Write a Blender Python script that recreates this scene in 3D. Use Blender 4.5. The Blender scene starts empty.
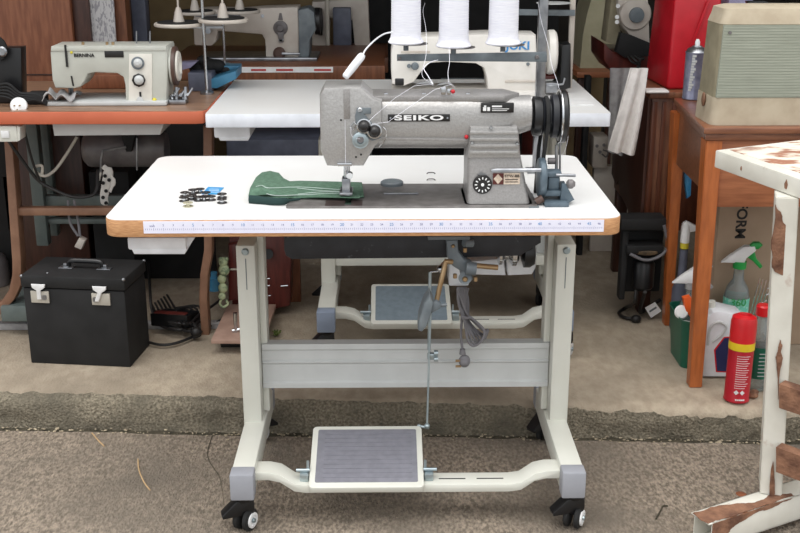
import bpy, bmesh, math, random
from mathutils import Vector, Matrix, noise
random.seed(7)
SC = bpy.context.scene
COL = SC.collection
PI = math.pi
# ------------------------------------------------------------------ camera
CAM = Vector((.0442, -2.178, 1.32)); YAW = .0137; PITCH = math.radians(17.95); FPX = 1110.0
FW = Vector((math.sin(YAW)*math.cos(PITCH), math.cos(YAW)*math.cos(PITCH), -math.sin(PITCH)))
RT = Vector((math.cos(YAW), -math.sin(YAW), 0)); UP = RT.cross(FW)
def ray(px, py): return FW*FPX + RT*(px-400) + UP*(266.5-py)
def PZ(px, py, z):
    d = ray(px, py); return CAM + d*((z-CAM.z)/d.z)
def PY(px, py, Y):
    d = ray(px, py); return CAM + d*((Y-CAM.y)/d.y)
cd = bpy.data.cameras.new('camera'); cam = bpy.data.objects.new('camera', cd); COL.objects.link(cam)
cam.matrix_world = Matrix(((RT.x, UP.x, -FW.x, CAM.x), (RT.y, UP.y, -FW.y, CAM.y), (RT.z, UP.z, -FW.z, CAM.z), (0, 0, 0, 1)))
cd.sensor_width = 36; cd.lens = FPX/800*36; cd.clip_start = .05; cd.clip_end = 60
SC.camera = cam
# ------------------------------------------------------------------ materials
def lin(c):
    r = []
    for v in c:
        v /= 255; r.append(v/12.92 if v <= .04045 else ((v+.055)/1.055)**2.4)
    return (*r, 1)
MATS = {}
def mat(name, c, c2=None, rough=.5, metal=0, scale=20, stretch=(1, 1, 1), bump=0, bscale=None, detail=4, lo=.35, hi=.65, coat=0, wave=False, trans=0, c3=None, s3=3, lo3=.5, hi3=.7, alpha=1):
    m = bpy.data.materials.new(name); MATS[name] = m; m.use_nodes = True
    n = m.node_tree.nodes; l = m.node_tree.links; b = n['Principled BSDF']
    b.inputs['Roughness'].default_value = rough; b.inputs['Metallic'].default_value = metal
    b.inputs['Coat Weight'].default_value = coat; b.inputs['Transmission Weight'].default_value = trans
    b.inputs['Alpha'].default_value = alpha
    if c2 is None: c2 = tuple(max(0, v*.93) for v in c)
    tc = n.new('ShaderNodeTexCoord'); mp = n.new('ShaderNodeMapping'); mp.inputs['Scale'].default_value = stretch
    l.new(tc.outputs['Object'], mp.inputs['Vector'])
    nz = n.new('ShaderNodeTexNoise'); nz.inputs['Scale'].default_value = scale; nz.inputs['Detail'].default_value = detail
    l.new(mp.outputs['Vector'], nz.inputs['Vector'])
    rp = n.new('ShaderNodeValToRGB'); rp.color_ramp.elements[0].position = lo; rp.color_ramp.elements[1].position = hi
    rp.color_ramp.elements[0].color = lin(c2); rp.color_ramp.elements[1].color = lin(c)
    l.new(nz.outputs['Fac'], rp.inputs['Fac']); out = rp.outputs['Color']
    if c3 is not None:
        n3 = n.new('ShaderNodeTexNoise'); n3.inputs['Scale'].default_value = s3; n3.inputs['Detail'].default_value = 6
        l.new(tc.outputs['Object'], n3.inputs['Vector'])
        r3 = n.new('ShaderNodeValToRGB'); r3.color_ramp.elements[0].position = lo3; r3.color_ramp.elements[1].position = hi3
        l.new(n3.outputs['Fac'], r3.inputs['Fac'])
        mx = n.new('ShaderNodeMix'); mx.data_type = 'RGBA'; l.new(r3.outputs['Color'], mx.inputs[0])
        l.new(out, mx.inputs[6]); mx.inputs[7].default_value = lin(c3); out = mx.outputs[2]
    l.new(out, b.inputs['Base Color'])
    if bump:
        nb = n.new('ShaderNodeTexNoise'); nb.inputs['Scale'].default_value = bscale or scale*3; nb.inputs['Detail'].default_value = 5
        l.new(mp.outputs['Vector'], nb.inputs['Vector'])
        bp = n.new('ShaderNodeBump'); bp.inputs['Strength'].default_value = bump; bp.inputs['Distance'].default_value = .01
        l.new(nb.outputs['Fac'], bp.inputs['Height']); l.new(bp.outputs['Normal'], b.inputs['Normal'])
    return m
M = {}
def dm(k, *a, **kw): M[k] = mat(k, *a, **kw)
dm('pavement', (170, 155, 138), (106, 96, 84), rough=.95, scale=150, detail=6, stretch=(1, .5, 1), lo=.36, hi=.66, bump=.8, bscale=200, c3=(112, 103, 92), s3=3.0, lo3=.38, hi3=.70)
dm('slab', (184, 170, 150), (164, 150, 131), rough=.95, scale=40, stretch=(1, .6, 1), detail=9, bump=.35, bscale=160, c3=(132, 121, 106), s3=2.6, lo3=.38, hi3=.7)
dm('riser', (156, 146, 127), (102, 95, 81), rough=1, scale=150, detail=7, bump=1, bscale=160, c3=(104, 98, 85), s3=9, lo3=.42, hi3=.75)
dm('joint', (84, 77, 62), (58, 54, 42), rough=1, scale=60, bump=.8)
dm('moss', (96, 110, 50), (70, 84, 40), rough=1, scale=80)
dm('plaster', (122, 112, 98), (98, 88, 76), rough=.9, scale=4)
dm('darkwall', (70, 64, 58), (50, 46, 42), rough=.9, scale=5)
dm('laminate', (228, 228, 227), (224, 223, 221), rough=.35, scale=6)
dm('oakedge', (206, 158, 112), (176, 124, 82), rough=.6, scale=60, stretch=(1, 1, 8), detail=6)
dm('ruler', (236, 236, 250), (228, 228, 246), rough=.3)
dm('rulerink', (90, 96, 150), (120, 120, 160), rough=.5)
dm('cream', (214, 214, 205), (208, 208, 198), rough=.38, scale=8)
dm('bluecap', (140, 152, 172), rough=.5)
dm('greycap', (154, 156, 163), (148, 150, 157), rough=.5)
dm('greypanel', (196, 198, 197), (190, 192, 191), rough=.4)
dm('palegrey', (226, 229, 236), rough=.45)
dm('blackplastic', (22, 22, 24), (14, 14, 16), rough=.35)
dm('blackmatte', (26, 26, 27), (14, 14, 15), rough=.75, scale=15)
dm('blackscratch', (34, 36, 42), (22, 24, 30), rough=.5, scale=25, c3=(70, 72, 78), s3=40, lo3=.66, hi3=.72)
dm('rubber', (30, 30, 30), (22, 22, 22), rough=.8)
dm('steel', (170, 172, 176), (130, 132, 136), rough=.3, metal=.9, scale=30)
dm('chrome', (205, 207, 210), rough=.15, metal=1)
dm('zinc', (180, 192, 196), (156, 170, 176), rough=.35, metal=.8)
dm('brass', (176, 150, 116), (146, 120, 88), rough=.35, metal=.8)
dm('castgrey', (112, 120, 124), (94, 102, 108), rough=.45, scale=30)
dm('mat', (128, 128, 137), (120, 120, 128), rough=.45, scale=60)
dm('bluemat', (124, 138, 148), (114, 128, 138), rough=.7, scale=60)
dm('hammer', (170, 168, 166), (160, 158, 156), rough=.34, metal=.45, scale=260, bump=.12, bscale=150, detail=2)
dm('hammer_dark', (156, 153, 151), (146, 143, 141), rough=.36, metal=.45, scale=260, bump=.10, bscale=150, detail=2)
dm('bedsteel', (132, 128, 126), (112, 108, 106), rough=.4, metal=.4, scale=40)
dm('darkslide', (92, 78, 76), (72, 60, 60), rough=.35, metal=.4)
dm('plateblack', (30, 28, 28), rough=.3)
dm('white', (238, 238, 238), rough=.4)
dm('thread', (240, 240, 246), (228, 228, 238), rough=.85, scale=30, stretch=(1, 1, 20), bump=.25, bscale=40)
dm('whiteplastic', (232, 234, 238), rough=.3)
dm('label', (214, 198, 180), (190, 170, 150), rough=.5, scale=200)
dm('grit', (190, 176, 150), (130, 118, 100), rough=1, scale=200)
dm('winder', (92, 106, 116), (74, 88, 98), rough=.4, metal=.2, scale=50)
dm('green', (92, 122, 102), (76, 104, 86), rough=.95, scale=120, bump=.3)
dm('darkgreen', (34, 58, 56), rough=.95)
dm('stitch', (190, 205, 198), rough=.9)
dm('blue', (40, 140, 205), (70, 165, 220), rough=.3, scale=60)
dm('juki', (222, 218, 212), (214, 210, 203), rough=.35)
dm('jukiblue', (70, 140, 200), rough=.4)
dm('offwhite', (196, 188, 178), (186, 176, 166), rough=.4)
dm('bernina', (190, 191, 182), (182, 183, 174), rough=.35)
dm('berninapanel', (226, 222, 212), rough=.4)
dm('brownwheel', (84, 62, 54), rough=.4)
dm('orangewood', (146, 92, 64), (122, 72, 48), rough=.5, scale=14, stretch=(6, 6, .8), detail=6)
dm('tablewood', (156, 124, 100), (128, 98, 78), rough=.3, scale=12, stretch=(.7, 6, 6), detail=6)
dm('orangeedge', (200, 106, 74), (188, 96, 66), rough=.45, scale=8)
dm('legwood', (184, 104, 52), (160, 86, 40), rough=.4, scale=16, stretch=(6, 6, .8), detail=6, coat=.2)
dm('topwood', (140, 92, 66), (112, 70, 50), rough=.3, scale=14, stretch=(.8, 6, 6), detail=6, coat=.2)
dm('apronwood', (176, 112, 76), (148, 90, 60), rough=.45, scale=14, stretch=(.8, 6, 8), detail=6)
dm('panelwood', (104, 58, 38), (84, 44, 28), rough=.4, scale=16, stretch=(6, 6, .8), detail=6)
dm('darkwood', (74, 44, 34), (56, 32, 24), rough=.4, scale=16, stretch=(6, 6, .8), detail=6)
dm('cabwood', (132, 84, 58), (104, 64, 44), rough=.4, scale=16, stretch=(6, 6, .8), detail=6)
dm('redwood', (96, 40, 34), (76, 30, 26), rough=.35, scale=14, stretch=(6, 6, .8))
dm('brownsteel', (138, 102, 80), (120, 86, 66), rough=.5)
dm('pinkboard', (176, 146, 130), (156, 126, 112), rough=.6, scale=20)
dm('greengrey', (98, 108, 106), (86, 96, 94), rough=.5)
dm('motorgrey', (118, 114, 114), (98, 94, 95), rough=.45, metal=.2)
dm('red', (190, 22, 38), (176, 16, 30), rough=.4)
dm('redcap', (214, 30, 38), rough=.3)
dm('redcan', (186, 28, 44), (176, 22, 38), rough=.3, metal=.2)
dm('yellow', (238, 206, 40), rough=.35)
dm('cansilver', (150, 152, 172), (120, 122, 146), rough=.3, metal=.5, scale=40)
dm('caseBeige', (186, 174, 152), (172, 158, 136), rough=.7, scale=20)
dm('caseOlive', (150, 142, 118), (132, 124, 102), rough=.7, scale=20)
dm('casegreen', (158, 162, 148), (144, 148, 134), rough=.75, scale=300, stretch=(.05, 1, 1))
dm('casegreen2', (142, 148, 134), rough=.8)
dm('cardboard', (172, 150, 128), (160, 138, 116), rough=.9, scale=10)
dm('ink', (30, 28, 28), rough=.7)
dm('cloth', (230, 225, 221), (216, 211, 207), rough=1, scale=40, bump=.3)
dm('clothgrey', (168, 166, 166), (148, 146, 146), rough=1, scale=40, bump=.3)
dm('olive', (134, 114, 82), (110, 92, 66), rough=.9, scale=5)
dm('beigecover', (176, 170, 142), (166, 160, 132), rough=.35)
dm('paper', (196, 194, 194), (150, 148, 152), rough=.8, scale=60, stretch=(3, 1, 1), lo=.45, hi=.5)
dm('whitepaint', (222, 220, 210), (208, 205, 194), rough=.5, scale=12, c3=(150, 98, 66), s3=9, lo3=.63, hi3=.70)
dm('rusttop', (226, 218, 202), (160, 110, 86), rough=.7, scale=16, stretch=(1, 1.8, 1), detail=10, lo=.42, hi=.52, c3=(120, 92, 84), s3=4, lo3=.55, hi3=.68)
dm('rust', (146, 106, 82), (100, 68, 52), rough=.9, scale=30, detail=8, bump=.5)
dm('tubgreen', (20, 96, 74), rough=.4)
dm('orange', (238, 98, 34), rough=.4)
dm('clear', (205, 214, 212), rough=.08, trans=.75)
dm('tealabel', (112, 200, 176), (170, 220, 204), rough=.5, scale=80, lo=.45, hi=.5)
dm('navylabel', (42, 48, 92), rough=.4)
dm('triggreen', (32, 160, 72), rough=.35)
dm('yellowish', (222, 206, 60), rough=.4)
dm('frog', (178, 190, 150), (120, 140, 110), rough=.6, scale=60, lo=.4, hi=.5)
dm('twig', (190, 160, 120), rough=.9)
dm('rustspot', (150, 92, 60), (120, 70, 46), rough=.9)
dm('cable', (120, 118, 122), (108, 106, 110), rough=.5)
dm('cableblack', (28, 26, 26), rough=.5)
dm('whitecable', (186, 180, 168), rough=.5)
dm('bluebox', (66, 128, 160), (50, 108, 140), rough=.4)
dm('lilac', (150, 146, 176), rough=.6)
dm('redstrip', (190, 70, 70), rough=.6)
dm('roof', (150, 145, 138), rough=.9)
dm('lace', (226, 222, 216), rough=.9)
dm('dust', (120, 100, 76), (70, 60, 48), rough=1, scale=60)
dm('bluegrey', (96, 100, 116), (80, 84, 98), rough=.5)
# ------------------------------------------------------------------ mesh builder
class MB:
    def __init__(s): s.bm = bmesh.new()
    def _merge(s, b, mtx=None):
        if mtx is not None: b.transform(mtx)
        me = bpy.data.meshes.new('tmp'); b.to_mesh(me); s.bm.from_mesh(me); bpy.data.meshes.remove(me); b.free(); return s
    def box(s, x0, x1, y0, y1, z0, z1, bev=0, mtx=None, seg=2):
        b = bmesh.new(); bmesh.ops.create_cube(b, size=1)
        for v in b.verts: v.co = Vector(((x0+x1)/2+v.co.x*(x1-x0), (y0+y1)/2+v.co.y*(y1-y0), (z0+z1)/2+v.co.z*(z1-z0)))
        if bev: bmesh.ops.bevel(b, geom=b.edges[:], offset=bev, segments=seg, affect='EDGES', profile=.5)
        return s._merge(b, mtx)
    def pbox(s, px0, py0, px1, py1, Y, dep, bev=0, mtx=None):   # box whose front face, standing at Y, spans the pixel rectangle
        a = PY(px0, (py0+py1)/2, Y); c = PY(px1, (py0+py1)/2, Y)
        return s.box(a.x, c.x, Y, Y+dep, PY((px0+px1)/2, py1, Y).z, PY((px0+px1)/2, py0, Y).z, bev, mtx)
    def cyl(s, p0, p1, r0, r1=None, seg=20):
        return s.lathe(p0, Vector(p1)-Vector(p0), [(r0, 0), (r0 if r1 is None else r1, (Vector(p1)-Vector(p0)).length)], seg)
    def lathe(s, c, axis, prof, seg=24, cap=True):
        b = bmesh.new(); axis = Vector(axis).normalized(); q = axis.to_track_quat('Z', 'Y').to_matrix().to_4x4()
        rings = []
        for r, h in prof:
            rings.append([b.verts.new((r*math.cos(2*PI*i/seg), r*math.sin(2*PI*i/seg), h)) for i in range(seg)])
        for a, c2 in zip(rings, rings[1:]):
            for i in range(seg): b.faces.new((a[i], a[(i+1) % seg], c2[(i+1) % seg], c2[i]))
        if cap:
            b.faces.new(rings[0][::-1]); b.faces.new(rings[-1])
        return s._merge(b, Matrix.Translation(Vector(c)) @ q)
    def tube(s, pts, r, seg=8, smooth=0, flat=1):
        pts = [Vector(p) for p in pts]
        if smooth: pts = crom(pts, smooth)
        b = bmesh.new(); rings = []
        t = (pts[1]-pts[0]).normalized(); nrm = t.orthogonal().normalized()
        if abs(t.y) < .95 and flat != 1: nrm = Vector((0, 1, 0)); nrm = (nrm-t*nrm.dot(t)).normalized()
        for i, p in enumerate(pts):
            t = (pts[min(i+1, len(pts)-1)]-pts[max(i-1, 0)])
            if t.length < 1e-9: t = Vector((0, 0, 1))
            t.normalize(); nrm = (nrm-t*nrm.dot(t)); nrm.normalize(); bn = t.cross(nrm)
            rr = r[i*len(r)//len(pts)] if isinstance(r, (list, tuple)) else r
            rings.append([b.verts.new(p+nrm*rr*math.cos(2*PI*k/seg)*flat+bn*rr*math.sin(2*PI*k/seg)) for k in range(seg)])
        for a, c in zip(rings, rings[1:]):
            for k in range(seg): b.faces.new((a[k], a[(k+1) % seg], c[(k+1) % seg], c[k]))
        b.faces.new(rings[0][::-1]); b.faces.new(rings[-1])
        return s._merge(b)
    def prism(s, pts, plane, lo, hi, bev=0, mtx=None, seg=2):
        b = bmesh.new()
        f = {'xz': lambda u, v, w: (u, w, v), 'xy': lambda u, v, w: (u, v, w), 'yz': lambda u, v, w: (w, u, v)}[plane]
        A = [b.verts.new(f(u, v, lo)) for u, v in pts]; B = [b.verts.new(f(u, v, hi)) for u, v in pts]; n = len(pts)
        b.faces.new(A); b.faces.new(B[::-1])
        for i in range(n): b.faces.new((A[i], A[(i+1) % n], B[(i+1) % n], B[i]))
        bmesh.ops.recalc_face_normals(b, faces=b.faces[:])
        if bev:
            ed = [e for e in b.edges if (e.verts[0] in A and e.verts[1] in A) or (e.verts[0] in B and e.verts[1] in B)]
            bmesh.ops.bevel(b, geom=ed, offset=bev, segments=seg, affect='EDGES', profile=.5)
        return s._merge(b, mtx)
    def pprism(s, px, Y, dep, bev=0):         # outline measured on the plane at Y, given real depth
        return s.prism([((q := PY(x, y, Y)).x, q.z) for x, y in px], 'xz', Y, Y+dep, bev)
    def loft(s, rings):
        b = bmesh.new(); R = [[b.verts.new(p) for p in r] for r in rings]; n = len(R[0])
        for a, c in zip(R, R[1:]):
            for i in range(n): b.faces.new((a[i], a[(i+1) % n], c[(i+1) % n], c[i]))
        b.faces.new(R[0][::-1]); b.faces.new(R[-1]); return s._merge(b)
    def ball(s, c, r, sc=(1, 1, 1), seg=16):
        b = bmesh.new(); bmesh.ops.create_uvsphere(b, u_segments=seg, v_segments=max(6, seg//2), radius=r)
        return s._merge(b, Matrix.Translation(Vector(c)) @ Matrix.Diagonal((*sc, 1)))
    def grid(s, fn, nu, nv, thick=0):
        b = bmesh.new(); V = [[b.verts.new(fn(i/nu, j/nv)) for j in range(nv+1)] for i in range(nu+1)]
        for i in range(nu):
            for j in range(nv): b.faces.new((V[i][j], V[i+1][j], V[i+1][j+1], V[i][j+1]))
        if thick:
            bmesh.ops.recalc_face_normals(b, faces=b.faces[:])
            bmesh.ops.solidify(b, geom=b.faces[:], thickness=thick)
        return s._merge(b)
    def build(s, name, m, parent=None, label=None, angle=35):
        bmesh.ops.recalc_face_normals(s.bm, faces=s.bm.faces[:])
        off = Vector((0, 0, 0))
        if parent is not None:
            p = parent
            while p is not None: off += p.location; p = p.parent
        me = bpy.data.meshes.new(name)
        if parent is None:     # origin at the base centre
            xs = [v.co for v in s.bm.verts]
            off = Vector(((min(v.x for v in xs)+max(v.x for v in xs))/2, (min(v.y for v in xs)+max(v.y for v in xs))/2, min(v.z for v in xs)))
        s.bm.transform(Matrix.Translation(-off)); s.bm.to_mesh(me); s.bm.free()
        me.materials.append(M[m] if isinstance(m, str) else m)
        me.shade_smooth(); me.set_sharp_from_angle(angle=math.radians(angle))
        o = bpy.data.objects.new(name, me); COL.objects.link(o)
        if parent is not None: o.parent = parent
        else: o.location = off
        if label: o['label'] = label
        return o
def crom(pts, n):
    out = []
    P = [pts[0]*2-pts[1]]+pts+[pts[-1]*2-pts[-2]]
    for i in range(1, len(P)-2):
        a, b, c, d = P[i-1:i+3]
        for k in range(n):
            t = k/n
            out.append(.5*((2*b)+(c-a)*t+(2*a-5*b+4*c-d)*t*t+(3*b-a-3*c+d)*t**3))
    out.append(pts[-1]); return out
def thing(name, label, cat, loc, group=None):
    o = bpy.data.objects.new(name, None); COL.objects.link(o); o.location = loc; o.empty_display_size = .05
    o['label'] = label; o['category'] = cat
    if group: o['group'] = group
    return o
def tag(o, label, cat, group=None):
    o['label'] = label; o['category'] = cat
    if group: o['group'] = group
    return o
def struct(o): o['kind'] = 'structure'; return o
def dup(root, loc, label, rot=None):
    r = root.copy(); COL.objects.link(r); r.location = loc; r['label'] = label
    if rot is not None: r.rotation_euler = rot
    for ch in list(root.children):
        c = ch.copy(); COL.objects.link(c); c.parent = r
        for g in list(ch.children):
            d = g.copy(); COL.objects.link(d); d.parent = c
    return r
def text(s, p, size, m, parent, name='lettering', ext=.0006, sx=1, rot=(PI/2, 0, 0), bold=0, spacing=1, align='CENTER'):
    cu = bpy.data.curves.new(name, 'FONT'); cu.body = s; cu.size = size; cu.extrude = ext; cu.offset = bold; cu.space_character = spacing
    cu.align_x = align; cu.align_y = 'CENTER'
    ob = bpy.data.objects.new(name, cu); COL.objects.link(ob)
    dg = bpy.context.evaluated_depsgraph_get(); me = bpy.data.meshes.new_from_object(ob.evaluated_get(dg))
    bpy.data.objects.remove(ob); bpy.data.curves.remove(cu)
    off = Vector((0, 0, 0)); q = parent
    while q is not None: off += q.location; q = q.parent
    me.transform(Matrix.Translation(Vector(p)-off) @ Matrix.Rotation(rot[2], 4, 'Z') @ Matrix.Rotation(rot[1], 4, 'Y') @ Matrix.Rotation(rot[0], 4, 'X') @ Matrix.Diagonal((sx, 1, 1, 1)))
    me.materials.clear(); me.materials.append(M[m])
    o = bpy.data.objects.new(name, me); COL.objects.link(o); o.parent = parent; return o
def rrect(x0, x1, y0, y1, r, n=6):
    out = []
    for cx, cy, a in ((x1-r, y1-r, 0), (x0+r, y1-r, PI/2), (x0+r, y0+r, PI), (x1-r, y0+r, 3*PI/2)):
        for k in range(n+1): out.append((cx+r*math.cos(a+PI/2*k/n), cy+r*math.sin(a+PI/2*k/n)))
    return out
def bolt(mb, c, axis, r=.008, h=.005): mb.lathe(c, axis, [(r, 0), (r, h*.5), (r*.7, h)], 12)
def jag(pts, amp, lv=3, seed=1):
    rnd = random.Random(seed)
    for _ in range(lv):
        out = []
        for i, p in enumerate(pts):
            q = pts[(i+1) % len(pts)]; out.append(p); out.append(((p[0]+q[0])/2+rnd.uniform(-amp, amp), (p[1]+q[1])/2+rnd.uniform(-amp, amp)))
        pts = out; amp *= .55
    return pts
S = .087           # level of the raised slab
TT = .716          # top of the front table
# ------------------------------------------------------------------ ground
eA = PZ(0, 427.5, 0); eB = PZ(760, 439.5, 0)
def edgeY(x): return eA.y+(x-eA.x)*(eB.y-eA.y)/(eB.x-eA.x)+.004*math.sin(x*5)
mb = MB(); N = 160
def gf(u, v):
    x = -3.5+7*u; y0 = -2.6; y1 = edgeY(x)-.022+.012*noise.noise(Vector((x*14, 0, 3)))+.006*noise.noise(Vector((x*60, 2, 3)))
    return Vector((x, y0+(y1-y0)*v, .004*noise.noise(Vector((x*3, (y0+(y1-y0)*v)*3, 0)))))
mb.grid(gf, N, 60); struct(mb.build('floor_pavement', 'pavement'))
mb = MB()
mb.grid(lambda u, v: Vector((-3.5+7*u, edgeY(-3.5+7*u)-.05+.08*v, -.0035+.002*noise.noise(Vector((u*500, v*9, 0))))), 600, 4); struct(mb.build('floor_joint', 'joint'))
PROF = [(0, -.02), (.002, .01), (.001, .045), (.006, .070), (.016, .081), (.032, .086), (.06, S)]
def sprof(x, v):          # worn, rounded front edge of the slab
    e = edgeY(x); k = v*(len(PROF)-1); i = min(int(k), len(PROF)-2); t = k-i
    y = PROF[i][0]*(1-t)+PROF[i+1][0]*t; z = PROF[i][1]*(1-t)+PROF[i+1][1]*t
    d = .010*noise.noise(Vector((x*7, z*20, 1)))+.006*noise.noise(Vector((x*40, z*60, 5)))
    return Vector((x, e+y+d*(1-v), z+d*.4*(1-v)*(v > .1)))
def vsp(x):
    t = max(0, min(1, (x+.4)/1.3)); return .84-.40*t+.10*noise.noise(Vector((x*25, 0, 7)))+.05*noise.noise(Vector((x*90, 0, 9)))
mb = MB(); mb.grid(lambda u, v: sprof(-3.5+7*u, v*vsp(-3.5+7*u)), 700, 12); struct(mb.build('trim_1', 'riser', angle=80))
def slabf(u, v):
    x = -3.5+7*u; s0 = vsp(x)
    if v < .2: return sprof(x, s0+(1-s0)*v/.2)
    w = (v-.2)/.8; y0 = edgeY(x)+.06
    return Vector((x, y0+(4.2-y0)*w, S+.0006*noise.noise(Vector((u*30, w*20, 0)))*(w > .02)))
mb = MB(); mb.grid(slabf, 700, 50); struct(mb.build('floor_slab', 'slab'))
mb = MB(); random.seed(31)
for k in range(420):
    x = random.uniform(-1.15, 1.25); c = Vector((x, edgeY(x)-.012+random.gauss(0, .012), .001)); r = random.uniform(.0012, .0038)
    mb.ball(c, r, (random.uniform(.8, 1.8), 1, .6), 5)
go = mb.build('grit', 'grit'); tag(go, 'pale loose grit scattered along the joint at the foot of the step', 'grit'); go['kind'] = 'stuff'
mb = MB()   # hairline crack with crumbs, lying in the pavement
for pts in ([(212, 436), (209, 447), (207, 456), (211, 465), (219, 476), (222, 490), (224, 505)], [(720, 441), (727, 450), (733, 458), (729, 464)]):
    mb.tube([PZ(x+random.uniform(-.6, .6), y, .0005) for x, y in pts], .0010, 5, 3)
struct(mb.build('trim_2', 'joint'))
# ------------------------------------------------------------------ building shell
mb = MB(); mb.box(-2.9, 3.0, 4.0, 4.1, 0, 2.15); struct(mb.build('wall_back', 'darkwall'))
mb = MB(); mb.box(-3.0, -2.9, .85, 4.1, 0, 2.15); struct(mb.build('wall_left', 'plaster'))
mb = MB(); mb.box(3.0, 3.1, .85, 4.1, 0, 2.15); struct(mb.build('wall_right', 'plaster'))
mb = MB(); mb.box(-3.0, 3.1, .80, 4.1, 2.05, 2.2); struct(mb.build('ceiling', 'roof'))
# ------------------------------------------------------------------ litter on the pavement
def litter(name, pts, r, m, label, cat, z=.003):
    mb = MB(); mb.tube([PZ(x, y, z) for x, y in pts], r, 6, 3); return tag(mb.build(name, m), label, cat)
litter('straw', [(92, 433), (98, 440), (104, 446)], .0018, 'twig', 'short pale straw lying on the pavement near the step', 'straw')
litter('straw', [(138, 459), (139, 470), (144, 482), (150, 490)], .0018, 'twig', 'long curved pale straw lying alone on open pavement', 'straw')
litter('twig', [(656, 519), (661, 510), (663, 506), (668, 506)], .002, 'joint', 'small dark forked twig on pavement left of the rusty frame foot', 'twig')
mb = MB(); c = PZ(741, 494, 0)
mb.lathe(c, (0, 0, 1), [(.013, 0), (.011, .0012), (.004, .002)], 9)
tag(mb.build('dead_leaf', 'rustspot'), 'round flat brown leaf on the pavement left of the rusty frame leg', 'leaf')
mb = MB(); c = PZ(752, 398, S); mb.ball(c+Vector((0, 0, .008)), .016, (1, .8, .55), 10); mb.ball(c+Vector((.012, .02, .008)), .012, (1, .9, .6), 8)
tag(mb.build('stone', 'rust'), 'small brown stone on the slab right of the red spray can', 'stone')
mb = MB(); random.seed(3)
c = PZ(277, 336, S)
for i in range(14):
    a = random.uniform(0, 6.28); d = Vector((math.cos(a)*.014, math.sin(a)*.02, random.uniform(.008, .02)))
    mb.tube([c+d*.1, c+d*.7+Vector((0, 0, .004)), c+d], [.0016, .0028, .0008], 5)
tag(mb.build('weed', 'moss'), 'small tuft of green weed growing behind the crossbar', 'weed')
# ------------------------------------------------------------------ sewing tables
TOPB = PY(400, 236.2, 0).z
def caster(root, x, y, zb, flip=1, yaw=0):
    mtx = Matrix.Translation((x, y, zb)) @ Matrix.Rotation(yaw, 4, 'Z')
    def P(a, b, c): return mtx @ Vector((a, b, c))
    mb = MB()
    mb.lathe(P(0, 0, .072), (0, 0, 1), [(.017, 0), (.019, .003), (.019, .008), (.013, .010), (.013, .015)], 20)
    mb.prism([(-.018*flip, .076), (.020*flip, .076), (.021*flip, .052), (.014*flip, .030), (.004*flip, .028), (-.012*flip, .040), (-.050*flip, .036), (-.052*flip, .043)], 'xz', -.014, .018, .003, mtx)
    f = mb.build('caster', 'blackplastic', root)
    wm = mtx @ Matrix.Rotation(math.radians(64)-yaw, 4, 'Z'); WP = lambda a, b, c: wm @ Vector((a, b, c)); W3 = wm.to_3x3()
    mb = MB()
    for sy in (-1, 1): mb.lathe(WP(0, sy*.012-.007, .026), W3 @ Vector((0, 1, 0)), [(.020, 0), (.026, .003), (.026, .011), (.020, .014)], 24)
    mb.build('wheel', 'rubber', f)
    mb = MB(); mb.lathe(WP(0, -.0190, .026), W3 @ Vector((0, -1, 0)), [(.018, 0), (.018, .003), (.012, .004), (.012, .0015)], 20)
    mb.build('hub_ring', 'white', f, 'white ring on the wheel')
    mb = MB(); mb.lathe(WP(0, -.0200, .026), W3 @ Vector((0, -1, 0)), [(.006, 0), (.005, .006)], 12); mb.build('axle', 'zinc', f)
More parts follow.
